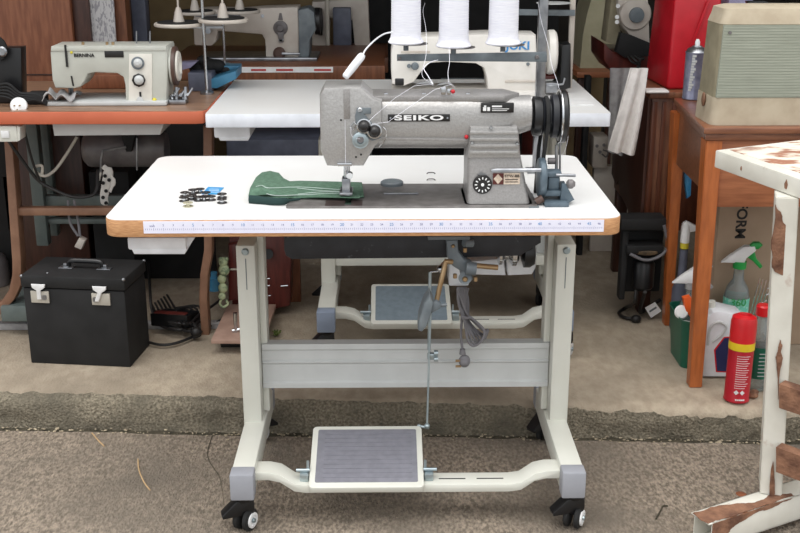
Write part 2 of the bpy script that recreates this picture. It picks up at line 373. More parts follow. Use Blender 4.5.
def make_table(label, x0, Y0, Z0, so, pedal, pm, pedalz=0, W=.53, hw=.3875, cr=.035, sy=0):
    """x0: centre of the top, so: centre of the stand, Y0: front edge, Z0: ground level."""
    root = thing('sewing_table', label, 'table', (so, Y0+.25, Z0))
    top = Z0+TT; bot = Z0+TOPB
    mb = MB(); mb.prism(rrect(x0-W, x0+W, Y0, Y0+.608, cr), 'xy', bot, top-.001, .0015); mb.build('tabletop', 'oakedge' if Z0 == 0 else 'palegrey', root)
    mb = MB(); mb.prism(rrect(x0-W+.0008, x0+W-.0008, Y0+.0008, Y0+.6072, cr-.0005), 'xy', top-.001, top); mb.build('laminate', 'laminate', root, 'white laminate surface')
    Y0 += sy
    for sg in (-1, 1):
        xa, xb = sorted((so+sg*hw, so+sg*(hw-.043)))
        mb = MB(); mb.box(xa, xb, Y0+.238, Y0+.325, Z0+.135, PY(400, 245, .238).z+Z0, .003)
        xi, xj = sorted((so+sg*(hw-.043), so+sg*(hw-.058)))
        mb.box(xi, xj, Y0+.285, Y0+.335, Z0+.155, bot-.018, .002)
        post = mb.build('post', 'cream', root)
        mb = MB(); mb.box(xa+.002, xb-.002, Y0+.241, Y0+.32, bot-.05, bot-.004, .002); mb.box(xa-.004, xb+.004, Y0+.10, Y0+.46, bot-.004, bot, .001)
        mb.build('inner_post', 'greypanel', root, 'grey inner post and top plate')
        xm = (xa+xb)/2
        mb = MB(); zbo = PY(400, 251, .238).z; zs1 = PY(400, 258, .238).z; zs0 = PY(400, 289, .238).z; bolt(mb, (xm, Y0+.238, Z0+zbo), (0, -1, 0), .0085, .006); mb.build('bolt', 'zinc', root)
        mb = MB(); mb.box(xm-.001, xm+.001, Y0+.2374, Y0+.24, Z0+zs0, Z0+zs1); mb.build('slot', 'castgrey', post)
        xa, xb = sorted((so+sg*hw, so+sg*(hw-.052)))
        mb = MB(); mb.box(xa+.0015, xb-.0015, Y0, Y0+.44, Z0+.090, Z0+.148, .003); mb.build('foot', 'cream', root)
        for ya, yb in ((-.03, .012), (.425, .462)):
            mb = MB(); mb.box(xa, xb, Y0+ya, Y0+yb, Z0+.088, Z0+.151, .004); mb.build('foot_cap', 'greycap' if Z0 == 0 else 'bluecap', root, 'grey plastic end cap')
        caster(root, xm+.004, Y0+.004, Z0, 1, .25 if sg < 0 else .15)
        caster(root, xm-(.012 if sg < 0 else 0), Y0+.43, Z0, 1 if sg > 0 else -1, .6 if Z0 == 0 else PI-.4)
    zt = PY(400, 343, .28).z+Z0; zb = PY(400, 386.5, .28).z+Z0; h = zt-zb; y = Y0+.275
    mb = MB(); pr = [(y, zt), (y, zt-.12*h), (y+.006, zt-.15*h), (y+.006, zt-.38*h), (y+.001, zt-.41*h), (y+.001, zt-.43*h), (y+.005, zt-.47*h), (y+.005, zt-.86*h), (y, zt-.89*h), (y, zb), (y+.03, zb), (y+.03, zt)]
    mb.prism(pr, 'yz', so-hw+.045, so+hw-.045); mb.build('crossbar', 'greypanel', root, 'wide pressed steel crossbar')
    # pedal bar, cranked down at both ends
    z1 = Z0+.112; z0_ = Z0+.080; th = .020; xi = hw-.05
    pts = [(so-xi, z1), (so-xi+.03, z1), (so-xi+.055, z1-.006), (so-xi+.085, z0_+.004), (so-xi+.11, z0_)]
    pts += [(2*so-a, b) for a, b in pts[::-1]]
    mb = MB(); mb.prism([(a, b+th) for a, b in pts]+[(a, b) for a, b in pts[::-1]], 'xz', Y0+.016, Y0+.072, .003); mb.build('pedal_bar', 'cream', root, 'cranked cream bar carrying the pedal')
    mb = MB()
    for a in (so+.07, so+.155): mb.box(a, a+.060, Y0+.040, Y0+.044, z0_+th-.001, z0_+th+.0004)
    mb.build('bar_slot', 'blackmatte', root)
    px, pw = pedal
    tilt = Matrix.Translation((px, Y0-.008, Z0+.104+pedalz)) @ Matrix.Rotation(math.radians(14.5), 4, 'X')
    mb = MB(); mb.prism(rrect(-pw/2, pw/2, 0, .205, .010, 3), 'xy', -.012, .004, .002, tilt); p = mb.build('pedal', 'cream', root)
    mb = MB(); mb.prism(rrect(-pw/2+.013, pw/2-.013, .016, .192, .004, 2), 'xy', .003, .0052, .0006, tilt)
    if Z0 == 0:
        for k in range(11): mb.box(-pw/2+.03, pw/2-.025, .030+k*.0145, .0325+k*.0145, .005, .0060, 0, tilt)
    mb.build('pedal_mat', pm, p, 'grey ribbed rubber mat')
    for sg in (-1, 1):
        mb = MB(); mb.box(px+sg*(pw/2+.012)-.010, px+sg*(pw/2+.012)+.010, Y0+.030, Y0+.055, Z0+.100, Z0+.120, .003)
        mb.cyl((px+sg*(pw/2), Y0+.042, Z0+.124), (px+sg*(pw/2+.030), Y0+.042, Z0+.124), .004)
        mb.cyl((px+sg*(pw/2+.004), Y0+.045, Z0+.115), (px+sg*(pw/2+.004), Y0+.045, Z0+.145), .003)
        mb.build('hinge', 'zinc', root)
    return root
table = make_table('white sewing table with chipboard edge and ruler, nearest on black casters', 0, 0, 0, .0915, (.0, .254), 'mat')
# reposition-free extras of the front table
za = PY(370, 220.6, -.001).z; zb_ = PY(370, 232.6, -.001).z; xa = PY(143.5, 226, 0).x; xb = PY(603.8, 225, 0).x
mb = MB(); mb.box(xa, xb, -.0016, 0, zb_, za); rul = mb.build('ruler', 'ruler', table, 'white measuring tape along the front edge')
mb = MB()
L = xb-xa; n = 230
for i in range(1, n):
    x = xa+L*i/n; h = .0035 if i % 5 else .0055
    mb.box(x-.0003, x+.0003, -.0019, -.0015, (za+zb_)/2-.004-h/2, (za+zb_)/2-.004+h/2)
mb.build('ruler_ticks', 'rulerink', rul)
for i in range(1, 47):
    x = xa+L*i/46.5
    text(str(i), (x, -.0017, (za+zb_)/2+.0045), .0062 if i % 5 else .0085, 'jukiblue' if i % 5 == 0 else 'rulerink', rul, 'ruler_number', .0002)
text('mm', (xa+.018, -.0017, (za+zb_)/2+.003), .007, 'rulerink', rul, 'ruler_number', .0002)
mb = MB(); mb.pbox(127.5, 237.5, 186, 250, .045, .20, .004); mb.pprism([(131, 249), (188, 249), (184.5, 254.5), (134, 254.5)], .045, .20, .003)
mb.pprism([(186, 237.5), (195, 237.5), (186, 251)], .06, .17)
mb.build('drawer', 'whiteplastic', table, 'white plastic drawer under the left corner')
def at(px, py, Y): return PY(px, py, Y)
mb = MB(); mb.pprism([(284, 236), (541, 236), (541, 243), (520, 256), (455, 258), (292, 259.5), (286, 256), (284, 250)], .09, .20, .003)
mb.build('oil_pan', 'blackscratch', table, 'scratched black oil pan under the top')
mb = MB(); Ym = .30
mb.pprism([(505, 243), (534, 240), (537, 246), (536, 268), (532, 275), (508, 276)], Ym, .12, .006)
mb.pprism([(466, 262), (504, 258), (506, 276), (468, 275)], Ym+.01, .11, .006)
mb.pbox(449, 262, 469, 286, Ym-.04, .07, .003)
mot = mb.build('motor', 'whiteplastic', table, 'white servo motor')
mb = MB(); a = at(497, 252, Ym-.02); mb.lathe(a, (1, 0, 0), [(.020, 0), (.030, .004), (.030, .010), (.018, .018), (.018, .026), (.033, .034), (.033, .044), (.022, .05)], 28)
mb.build('pulley', 'chrome', mot)
mb = MB(); a = at(521, 252, Ym-.03); mb.lathe(a, (1, 0, 0), [(.016, 0), (.036, .006), (.036, .02), (.03, .03)], 24); mb.pbox(520, 239, 534, 257, Ym-.045, .05, .003)
mb.build('pulley_guard', 'blackplastic', mot)
mb = MB(); mb.tube([at(441, 268, .26), at(446, 262, .26), at(460, 262, .27)], .007, 8); mb.ball(at(441, 269, .25), .010)
mb.cyl(at(430, 272, .25), at(441, 271, .25), .0028); mb.build('motor_arm', 'chrome', mot)
mb = MB()
mb.tube([at(430, 272, .25), at(429, 350, .235)], .0040, 8); mb.tube([at(431, 300, .24), at(427, 425, .20)], .0026, 8)
mb.box(*(lambda p: (p.x-.009, p.x+.014, p.y-.012, p.y, p.z-.008, p.z+.008))(at(431, 355, .235)), .003)
mb.cyl(at(434, 353, .222), at(438, 353, .222), .007); mb.cyl(at(434, 359, .222), at(438, 359, .222), .006)
mb.ball(at(427, 426, .20), .007); mb.cyl(at(419, 426, .2), at(429, 428, .2), .0035); mb.ball(at(419, 426, .20), .005)
mb.build('pedal_rod', 'zinc', table, 'thin steel rod linking pedal and motor')
kl = MB(); Yk = .07
kl.pbox(428, 236.5, 470, 240, Yk-.01, .07, .001)
kl.pprism([(446, 240), (458, 240), (459, 252), (464, 259), (472, 264), (474, 272), (470, 274), (461, 272), (452, 266), (447, 257)], Yk, .035, .006)
kl.cyl(at(466, 268, Yk-.005), at(476, 269, Yk-.005), .014); kl.cyl(at(465, 278, Yk), at(465, 278, Yk+.03), .014)
kl.pprism([(459, 268), (471, 268), (473, 280), (468, 285), (462, 284)], Yk+.004, .03, .005)
kl.cyl(at(464, 243, Yk), at(472, 243, Yk+.01), .009)
kn = kl.build('knee_lifter', 'castgrey', table, 'grey cast knee lifter bracket')
mb = MB(); mb.tube([at(474, 265.5, Yk), at(498, 267.5, Yk)], .0058, 10)
mb.tube([at(452, 262, Yk-.01), at(447, 261.5, Yk-.015), at(445, 265, Yk-.016), at(436, 303, Yk-.03)], .0055, 10, 4); mb.build('lifter_rod', 'brass', kn, 'bent brass rod')
mb = MB()
for px, py in ((465, 248), (455, 274), (475.5, 277)): mb.cyl(at(px, py, Yk-.004), at(px, py+4, Yk-.004), .0042)
bolt(mb, at(453, 246, Yk), (0, -1, 0), .004); bolt(mb, at(465, 279, Yk), (0, -1, 0), .006); mb.build('lifter_screw', 'brass', kn)
mb = MB(); mb.pprism([(430, 296), (433.5, 303), (431, 316), (427, 327), (422, 332.5), (418, 331), (419, 320), (424, 304)], Yk-.06, .06, .006)
mb.pprism([(430, 303), (437, 301), (441, 304), (440, 309), (431, 314)], Yk-.045, .02, .003); mb.cyl(at(439, 305.5, Yk-.035), at(447, 304.5, Yk-.035), .0035); mb.build('knee_pad', 'castgrey', kn)
for py in (174, 180.5):
    mb = MB(); p = PZ(431, py, TT); mb.tube([p+Vector((-.010, 0, .0003)), p+Vector((-.006, 0, .0035)), p+Vector((.006, 0, .0035)), p+Vector((.010, 0, .0003))], .0013, 6, 4); mb.build('staple', 'motorgrey', table)
# power cable
mb = MB(); random.seed(11); Yc = .24
for k in range(6):
    t = k/5; ctr = at(475+6*t, 327, Yc)
    pts = [(458+k*1.4, 287), (458+k*2.0, 300), (462+k*1.2, 315), (464+k*.8, 320), (466+k*2.0, 330), (468+k*3.4, 341-k*1.0), (474+k*2.2, 346-k*1.6), (482+k*1.2, 340-k*2), (484-k*.2, 330), (474-k*.4, 320), (467-k*.5, 314), (462+k*.6, 302), (457+k*2.2, 288)]
    mb.tube([at(x, y, Yc-.012+.005*k+.004*math.sin(x)) for x, y in pts], .0031, 7, 4)
mb.tube([at(462, 318, Yc), at(461, 335, Yc), at(462.5, 350, Yc-.005)], .0031, 7, 4); mb.tube([at(461, 316, Yc-.02), at(467, 318, Yc-.024), at(470, 317, Yc-.02)], .004, 6)
tag(mb.build('power_cable', 'cable'), 'coiled grey power cable hanging below the motor', 'cable')
cable = bpy.data.objects['power_cable']
mb = MB(); mb.tube([at(462.5, 349, Yc-.005), at(462.5, 354, Yc-.005)], [.006, .008], 10); mb.ball(at(464.5, 361, Yc-.005), .0155, (.9, .6, 1.05)); mb.cyl(at(461, 361.5, Yc-.005), at(467, 361.5, Yc-.005), .012); plug = mb.build('plug', 'cable', cable)
mb = MB()
for y in (361, 366.5): mb.pbox(455.5, y-1, 461, y+1, Yc-.01, .003)
mb.build('plug_pin', 'brass', plug)
# ------------------------------------------------------------------ grey sewing machine on the front table
B0 = TT+.0003
sm = thing('sewing_machine', 'grey hammered industrial sewing machine lettered on its arm, on the white table', 'sewing machine', (.1, .18, B0))
YF = .118      # plane of the arm front
def V(px, py, Y=YF): return PY(px, py, Y)
mb = MB(); mb.prism(rrect(-.165, .366, .084, .284, .006, 3), 'xy', B0, B0+.0045, .001); bed = mb.build('bed', 'bedsteel', sm, 'flat grey steel bed')
p0 = PZ(324.5, 207, B0+.006); p1 = PZ(363, 200, B0+.006)
mb = MB(); mb.prism([(p0.x, .088), (p1.x-.001, .088), (p1.x-.001, .135), (p0.x, .135)], 'xy', B0+.0045, B0+.0052); mb.build('slide_plate', 'darkslide', bed, 'dark polished slide plate')
mb = MB(); mb.prism([(p0.x+.042, .092), (p0.x+.055, .092), (p0.x+.055, .17), (p0.x+.042, .17)], 'xy', B0+.0052, B0+.0058); mb.build('needle_plate', 'chrome', bed)
mb = MB(); c = PZ(401, 193.5, B0+.006); mb.box(c.x-.038, c.x+.038, c.y-.004, c.y+.004, B0+.0045, B0+.008, .001); mb.build('bed_strip', 'steel', bed)
mb = MB(); c = PZ(392, 186, B0+.006); mb.lathe((c.x, .275, B0+.0045), (0, 0, 1), [(.026, 0), (.026, .006), (.022, .009)], 24); mb.build('oil_cap', 'castgrey', bed)
# column
def colring(py, xl, xr, yf, yb, r=.012):
    z = PY(500, py, yf).z; a = PY(xl, py, yf).x; b = PY(xr, py, yf).x
    return [Vector((x, y, z)) for x, y in rrect(a, b, yf, yb, r, 4)]
mb = MB(); R_ = [colring(208, 465, 533, .094, .245), colring(205.5, 467, 530.5, .098, .24), colring(185, 467.5, 526.5, .106, .235), colring(156, 467.5, 521, .112, .23), colring(130, 468.5, 519, .124, .225), colring(118, 466, 521, .135, .222)]
for v in R_[0]: v.z = B0+.0045
mb.loft(R_); mb.build('column', 'hammer_dark', sm)
mb = MB(); mb.pprism([(470.5, 127), (517.5, 127), (520, 158), (468.5, 158)], .106, .016, .003)
for y in (133, 139.5, 146, 152.5): mb.pprism([(470, y-1.8), (518.3, y-1.8), (518.6, y+1.8), (469.8, y+1.8)], .1015, .006, .002)
cov = mb.build('ribbed_cover', 'hammer', sm, 'ribbed metal cover on the column')
mb = MB()
for x, y in ((472, 142.5), (517, 143.5), (491, 127.5)): bolt(mb, V(x, y, .106), (0, -1, 0), .004, .006)
mb.build('cover_screw', 'chrome', cov)
# arm, lofted along x
def ring(x, zt, zb, yf, yb, e=2.6, n=28):
    zc = (zt+zb)/2; yc = (yf+yb)/2; out = []
    for k in range(n):
        a = 2*PI*k/n; c, s_ = math.cos(a), math.sin(a)
        out.append(Vector((x, yc+(yb-yf)/2*math.copysign(abs(c)**(2/e), c), zc+(zt-zb)/2*math.copysign(abs(s_)**(2/e), s_))))
    return out
mb = MB(); rs = []
for px, yt, yb_, dy, e in ((352, 96, 151, 0, 3), (380, 96, 151, 0, 3), (440, 96, 151, 0, 3), (468, 96, 151, 0, 3), (490, 96.5, 150, .002, 2.9), (505, 97.5, 146, .006, 2.8), (520, 99.5, 138, .012, 2.6), (533, 99, 134, .016, 2.2)):
    x = V(px, 120).x
    rs.append(ring(x, PY(px, yt, YF+.01).z, PY(px, yb_, YF+.01).z, YF+dy, YF+.115-dy, e))
mb.loft(rs); mb.build('arm', 'hammer', sm, angle=50)
mb = MB(); mb.pprism([(376, 137.5), (468, 139), (468, 142), (376, 140.5)], YF-.002, .01, .001); mb.build('arm_seam', 'hammer_dark', sm)
mb = MB()   # top cover plates
zt = PY(400, 98, YF+.02).z
mb.prism([(V(362, 97).x, YF+.012), (V(505, 97).x, YF+.012), (V(522, 97).x, YF+.05), (V(508, 97).x, YF+.105), (V(362, 97).x, YF+.105)], 'xy', zt-.008, zt+.006, .002)
mb.build('top_cover', 'hammer_dark', sm)
mb = MB(); Yh = .104
hp = [(319.5, 95), (324, 87.5), (361, 87), (374, 99), (382, 101), (382, 140), (374.5, 147), (363.5, 166), (336, 166.5), (327, 166), (320.5, 150)]
mb.pprism(hp, Yh, .105, .006); mb.build('head', 'hammer', sm)
mb = MB(); mb.pbox(343.5, 89, 350, 119, Yh-.0015, .01, .001); mb.build('takeup_guard', 'hammer_dark', sm)
mb = MB()  # thread tension
mb.pprism([(357, 108), (371, 108), (371, 114), (364, 114), (376, 128), (381, 138), (372, 141), (356, 128), (355, 116)], Yh-.006, .006, .001)
tp = mb.build('tension_plate', 'castgrey', sm)
for px, py in ((364, 126), (374.5, 131)):
    mb = MB(); mb.lathe(V(px, py, Yh-.006), (0, -1, 0), [(.0135, 0), (.0158, .002), (.0158, .0035), (.012, .0045)], 24); kd = mb.build('tension_disc', 'chrome', tp)
    mb = MB(); mb.lathe(V(px, py, Yh-.011), (0, -1, 0), [(.013, 0), (.0125, .008), (.0085, .016), (.005, .018)], 24); mb.build('tension_knob', 'plateblack', tp)
mb = MB(); mb.cyl(V(360.5, 139.5, Yh-.006), V(360.5, 139.5, Yh-.013), .0068); mb.build('nut_centre', 'motorgrey', tp)
mb = MB(); mb.lathe(V(360.5, 139.5, Yh), (0, -1, 0), [(.015, 0), (.017, .002), (.017, .010), (.014, .012), (.007, .012), (.007, .006)], 28); mb.build('thumb_nut', 'zinc', tp)
mb = MB(); mb.tube([V(350, 127, Yh-.008), V(354, 122, Yh-.010), V(357, 125, Yh-.010), V(353, 130, Yh-.008), V(350, 127, Yh-.008)], .0016, 6); mb.tube([V(383, 127, Yh-.012), V(386, 131, Yh-.012), V(385, 140, Yh-.010), V(379, 147, Yh)], .0012, 6, 3)
bolt(mb, V(360, 110, Yh-.006), (0, -1, 0), .005, .003); mb.build('check_spring', 'chrome', tp)
mb = MB()
for x, y in ((341, 120), (356, 157), (361, 154.5)): bolt(mb, V(x, y, Yh), (0, -1, 0), .0022, .001)
mb.build('head_screw', 'blackplastic', sm)
mb = MB(); mb.pbox(337, 163, 352, 166.5, Yh-.008, .05, .002); mb.build('thread_guide', 'chrome', sm)
mb = MB(); nb = V(346, 166, .155)
ft = PZ(346, 197, TT+.02)
mb.cyl((nb.x, .155, nb.z+.01), (nb.x, .155, TT+.045), .0052); mb.cyl((nb.x+.003, .175, nb.z+.01), (nb.x+.003, .175, TT+.04), .005); mb.cyl((nb.x+.008, .145, TT+.06), (nb.x+.008, .135, TT+.058), .007)
mb.build('needle_bar', 'chrome', sm)
mb = MB(); mb.box(nb.x-.009, nb.x+.009, .135, .170, TT+.022, TT+.052, .003); mb.box(nb.x-.014, nb.x+.014, .125, .18, TT+.0175, TT+.024, .002); mb.build('presser_foot', 'steel', sm)
# plates and lettering
mb = MB(); mb.pbox(388, 114.4, 450, 121.6, YF-.0022, .004, .0008); pl = mb.build('name_plate', 'plateblack', sm, 'black name plate with white letters')
q = V(419, 118, YF-.0024); text('SEIKO', (q.x, q.y, q.z), .0140, 'white', pl, sx=2.5, bold=.0005, spacing=1.12)
mb = MB()
for x in (390.5, 447.5): mb.cyl(V(x, 118, YF-.0022), V(x, 118, YF-.004), .002)
mb.build('rivet', 'steel', pl)
mb = MB(); mb.pbox(481, 103.4, 514, 112.8, YF-.001, .012, .001); pl = mb.build('badge', 'plateblack', sm, 'black badge with white mark')
mb = MB(); mb.pbox(483, 107.2, 486.3, 111, YF-.0018, .002); mb.pbox(487.3, 107.2, 490, 111, YF-.0018, .002); mb.pbox(484, 105.5, 486.3, 107.4, YF-.0018, .002); mb.pbox(492, 105.6, 502, 107.2, YF-.0018, .002)
mb.pbox(492, 108.6, 509, 109.2, YF-.0018, .002); mb.pbox(492, 110.3, 507, 110.9, YF-.0018, .002); mb.build('badge_print', 'white', pl)
c = V(482.3, 184, .106)
mb = MB(); mb.lathe(c, (0, -1, 0), [(.0205, -.004), (.0205, .005), (.019, .007)], 36); dl = mb.build('stitch_dial', 'plateblack', sm, 'black numbered stitch dial')
mb = MB()
for k in range(12):
    a = 2*PI*k/12; m4 = Matrix.Translation(c+Vector((0, -.0072, 0))) @ Matrix.Rotation(a, 4, 'Y'); mb.box(-.0011, .0011, -.0005, .0005, .0115, .0165, 0, m4)
mb.lathe(c+Vector((0, -.007, 0)), (0, -1, 0), [(.0035, 0), (.003, .003)], 12); mb.build('dial_marks', 'white', dl)
mb = MB(); mb.pprism([(481, 172.2), (477, 175), (487, 175)], .104, .004); mb.build('dial_pointer', 'steel', sm)
mb = MB(); mb.pbox(493, 173.5, 503.5, 184.5, .1035, .003); bd = mb.build('maker_plate', 'redwood', sm)
mb = MB(); mb.pprism([(498, 174), (502.6, 179), (498, 184), (493.6, 179)], .1028, .002); mb.build('diamond_mark', 'label', bd)
mb = MB(); mb.pbox(503.8, 173.5, 520, 184.3, .1035, .003); bd = mb.build('data_plate', 'label', sm, 'beige plate with dark print')
q = V(512, 176.2, .1032); text('STW-8B', (q.x, q.y, q.z), .0075, 'ink', bd, sx=1.2)
mb = MB()
for y in (179.2, 181.6): mb.pbox(505, y, 518, y+.8, .1032, .001)
mb.build('plate_print', 'ink', bd)
mb = MB(); mb.tube([at(492, 171, .098), at(497, 170.2, .094), at(541, 170, .094)], .0042, 10); mb.build('feed_lever', 'steel', sm)
# handwheel end
hc = PY(533, 116.5, YF+.055); AX = Vector((1, 0, 0)); hw0 = Vector((hc.x-.002, YF+.058, hc.z))
mb = MB(); mb.lathe(hw0, AX, [(.036, 0), (.042, .002), (.042, .015), (.040, .019), (.034, .021)], 40); mb.build('bearing_collar', 'blackplastic', sm, 'black collar at the arm end')
mb = MB(); mb.lathe(hw0+AX*.019, AX, [(.034, 0), (.041, .002), (.036, .007), (.041, .012), (.043, .014), (.034, .017), (.034, .019), (.046, .022), (.046, .034), (.035, .037)], 40); mb.build('belt_pulley', 'blackscratch', sm)
mb = MB(); mb.lathe(hw0+AX*.052, AX, [(.036, 0), (.053, .004), (.057, .008), (.057, .017), (.053, .021), (.034, .022), (.034, .018)], 48); mb.build('handwheel', 'blackplastic', sm, 'glossy black handwheel')
mb = MB(); mb.lathe(hw0+AX*.0565, AX, [(.0572, 0), (.058, .001), (.058, .003), (.0572, .004)], 48); mb.build('wheel_rim', 'chrome', sm)
mb = MB()   # belt loops down through the table to the motor
bx_ = hw0.x+.030
mb.tube([(bx_, hw0.y-.040, hw0.z-.01), (bx_-.006, hw0.y-.034, B0+.1), (bx_-.008, hw0.y-.03, TT+.002)], .0052, 4)
mb.tube([(bx_, hw0.y+.040, hw0.z-.01), (bx_-.008, hw0.y+.034, B0+.1), (bx_-.012, hw0.y+.03, TT+.002)], .0052, 4)
mb.tube([(bx_, hw0.y+.040*math.cos(a), hw0.z+.040*math.sin(a)) for a in [PI*k/12-.2 for k in range(15)]], .0045, 6)
mb.build('drive_belt', 'rubber', sm)
# top fittings
mb = MB(); mb.pbox(395, 79, 404, 85.5, YF+.02, .012, .002); mb.build('lamp_clip', 'blackplastic', sm)
mb = MB(); mb.pprism([(415, 84.5), (420, 82.5), (430, 81), (434, 85), (433, 86), (429, 83.5)], YF+.018, .004); mb.build('thread_hook', 'chrome', sm)
mb = MB(); mb.pprism([(436, 85.5), (440, 83.5), (450, 82), (455, 87), (454, 88), (449, 84)], YF+.022, .004)
mb.build('thread_hook', 'chrome', sm)
mb = MB(); mb.pbox(441, 87, 446, 95, YF+.006, .008, .002); mb.build('thread_post', 'chrome', sm)
mb = MB(); mb.pbox(447, 89, 451, 95, YF+.006, .008, .002); mb.build('thread_post', 'chrome', sm)
mb = MB()
for x in (386, 424, 468): mb.pbox(x-2, 93, x+2, 95, YF+.03, .006, .001)
mb.build('cover_screw', 'chrome', sm)
mb = MB(); mb.ball(V(453, 91.5, YF+.003), .0045); mb.ball(V(466.5, 137, YF-.002), .0045); mb.build('red_button', 'red', sm, 'small red dot')
# ------------------------------------------------------------------ thread stand
Ys = .42
st = thing('thread_stand', 'grey steel thread stand rising behind the black handwheel', 'thread stand', (at(540, 160, Ys).x, Ys, TT))
xt = at(541.5, 50, Ys).x
mb = MB(); mb.box(xt-.0105, xt+.0105, Ys-.0105, Ys+.0105, TT+.001, 1.45, .002); mb.box(xt-.025, xt+.025, Ys-.025, Ys+.025, TT, TT+.006, .001); mb.build('pole', 'steel', st)
mb = MB(); mb.pprism([(397, 54.5), (547, 52), (547, 62), (397, 61)], Ys-.016, .005, .001); ar = mb.build('spool_arm', 'castgrey', st, 'flat grey steel arm')
mb = MB(); bolt(mb, at(537, 57, Ys-.016), (0, -1, 0), .005); mb.cyl(at(398, 58.5, Ys-.016), at(401, 58.5, Ys-.016), .004); mb.build('arm_bolt', 'motorgrey', ar)
cones = []
for i, (px, py) in enumerate(((406, 43.5), (453.5, 47), (503, 44.5))):
    c = at(px, py, Ys-.014); zb2 = c.z
    mb = MB(); mb.lathe((c.x, Ys-.014, zb2-.016), (0, 0, 1), [(.006, 0), (.006, .012), (.012, .013)], 16); mb.cyl((c.x, Ys-.014, zb2-.014), (c.x, Ys-.014, zb2-.001), .003); mb.build('spool_pin', 'castgrey', st)
    mb = MB(); mb.lathe((c.x+.010, Ys-.006, zb2-.005), (0, 0, 1), [(.010, 0), (.040, .003), (.041, .0045), (.010, .0045)], 32); mb.build('spool_plate', 'motorgrey', st)
    mb = MB(); z0 = zb2
    prof = [(.037, 0), (.041, .003), (.041, .0045), (.0385, .008), (.0355, .015), (.0345, .022)]
    for k in range(24): prof += [(.0345-.00005*k, .024+k*.0052), (.0339-.00005*k, .0265+k*.0052)]
    prof += [(.03, .152), (.02, .156)]
    mb.lathe((c.x, Ys-.014, z0), (0, 0, 1), prof, 40)
    o = mb.build('thread_cone', 'thread'); cones.append((c, z0))
    tag(o, ('large white thread cone at the left end of the steel arm', 'large white thread cone in the middle of the steel arm', 'large white thread cone beside the steel pole')[i], 'thread cone', 'thread cones on the steel arm')
mb = MB()  # threads
TH = .00042
mb.tube([at(425, 3, Ys), at(423, 12, Ys), at(426, 30, Ys-.05), at(426, 55, .2), at(422, 75, .15), at(433, 84, YF+.015)], TH, 5, 6)
mb.tube([at(449, 47, Ys-.06), at(449.5, 62, .3), at(448, 72, .2), at(448.5, 80, .16), at(449, 83, YF+.02)], TH*1.3, 5, 6)
mb.tube([at(433, 84, YF+.015), at(414, 86, YF-.002), at(395, 98, YF-.003), at(372, 118, Yh-.01), at(365, 126, Yh-.02)], TH, 5)
mb.tube([at(452, 84, YF+.02), at(434, 90, YF-.002), at(408, 108, YF-.004), at(388, 122, Yh-.014), at(372, 124, Yh-.014), at(375, 131, Yh-.02)], TH, 5)
mb.tube([at(345, 120, Yh-.004), at(345.5, 160, Yh-.004), at(346, 166, Yh-.006), (nb.x, .148, TT+.05)], TH, 5)
mb.tube([at(351, 128, Yh-.01), at(351, 134, Yh-.01), at(354, 138, Yh-.01), at(360, 139, Yh-.015)], TH, 5, 4)
mb.tube([at(433, 84, YF+.015), at(428, 76, YF+.05), at(424, 68, .24), at(431, 62, .3), at(438, 60, Ys-.03)], .0009, 5, 6)
tag(mb.build('sewing_thread', 'thread'), 'white threads running from the cones down to the grey machine', 'thread')
mb = MB(); mb.tube([at(538, 2, Ys-.03), at(541, 20, Ys-.03), at(548, 45, Ys-.06), at(552, 66, .3), at(558, 84, .25), at(561, 100, .20), at(568, 130, .16), at(565, 150, .16), at(557, 160, .17)], TH, 5, 6)
tag(mb.build('bobbin_thread', 'thread'), 'single white thread falling past the handwheel to the winder', 'thread')
# white sleeve on a cord, above the head
mb = MB(); a = at(345.5, 76.5, .14); b = at(363, 54.5, .16); mb.lathe(a, b-a, [(.005, -.003), (.0075, 0), (.0085, .02), (.0085, (b-a).length-.006), (.006, (b-a).length)], 20)
lp = tag(mb.build('lamp', 'whiteplastic'), 'slim white lamp tube on a curved wire leaning over the machine head', 'lamp')
mb = MB(); mb.tube([b, at(366, 49, .18), at(375, 40, .25), at(384, 34, .33), at(393, 32, Ys-.05)], .0018, 8, 5); mb.build('lamp_wire', 'whiteplastic', lp)
# ------------------------------------------------------------------ bobbin winder
bw = thing('bobbin_winder', 'blue-grey bobbin winder with a flat wheel, bolted at the right of the machine', 'bobbin winder', (at(550, 205, .1).x, .11, TT))
YW = .115
c = at(537, 177.5, YW+.02)
mb = MB(); mb.lathe(c, AX, [(.012, 0), (.040, .002), (.0425, .005), (.0425, .014), (.040, .017), (.012, .019)], 36); mb.build('winder_wheel', 'winder', bw)
z1 = PY(550, 177.5, YW+.02).z
mb = MB(); mb.pbox(543, 171.5, 562, 177.5, YW, .03, .004); mb.pbox(548, 177, 560, 192, YW+.004, .022, .004); mb.pbox(545, 191, 567, 196.5, YW-.005, .04, .002)
mb.box(at(543, 204, YW).x, at(567, 204, YW).x, YW-.028, YW+.05, TT, TT+.010, .002)
mb.pprism([(562, 184), (566, 184), (574.5, 200), (567, 204), (560, 204)], YW-.01, .03, .002); mb.build('winder_frame', 'winder', bw)
mb = MB(); mb.cyl(at(556, 175, YW), at(575.5, 175.5, YW), .0034); mb.cyl(at(556.5, 145, YW+.03), at(556.5, 172, YW+.03), .0035); mb.cyl(at(560, 136, YW+.04), at(560, 172, YW+.04), .0022)
mb.build('winder_spindle', 'steel', bw)
mb = MB(); mb.lathe(at(566.5, 184, YW-.006), AX, [(.005, 0), (.010, .004), (.010, .012), (.005, .018)], 16); mb.build('winder_knob', 'motorgrey', bw)
mb = MB(); mb.cyl(at(548, 161, YW+.03), at(555, 161, YW+.03), .007); mb.build('tension_nut', 'motorgrey', bw)
mb = MB(); mb.cyl(at(536, 202, YW-.01), at(543, 198, YW-.01), .008); mb.build('adjusting_knob', 'brownwheel', bw)
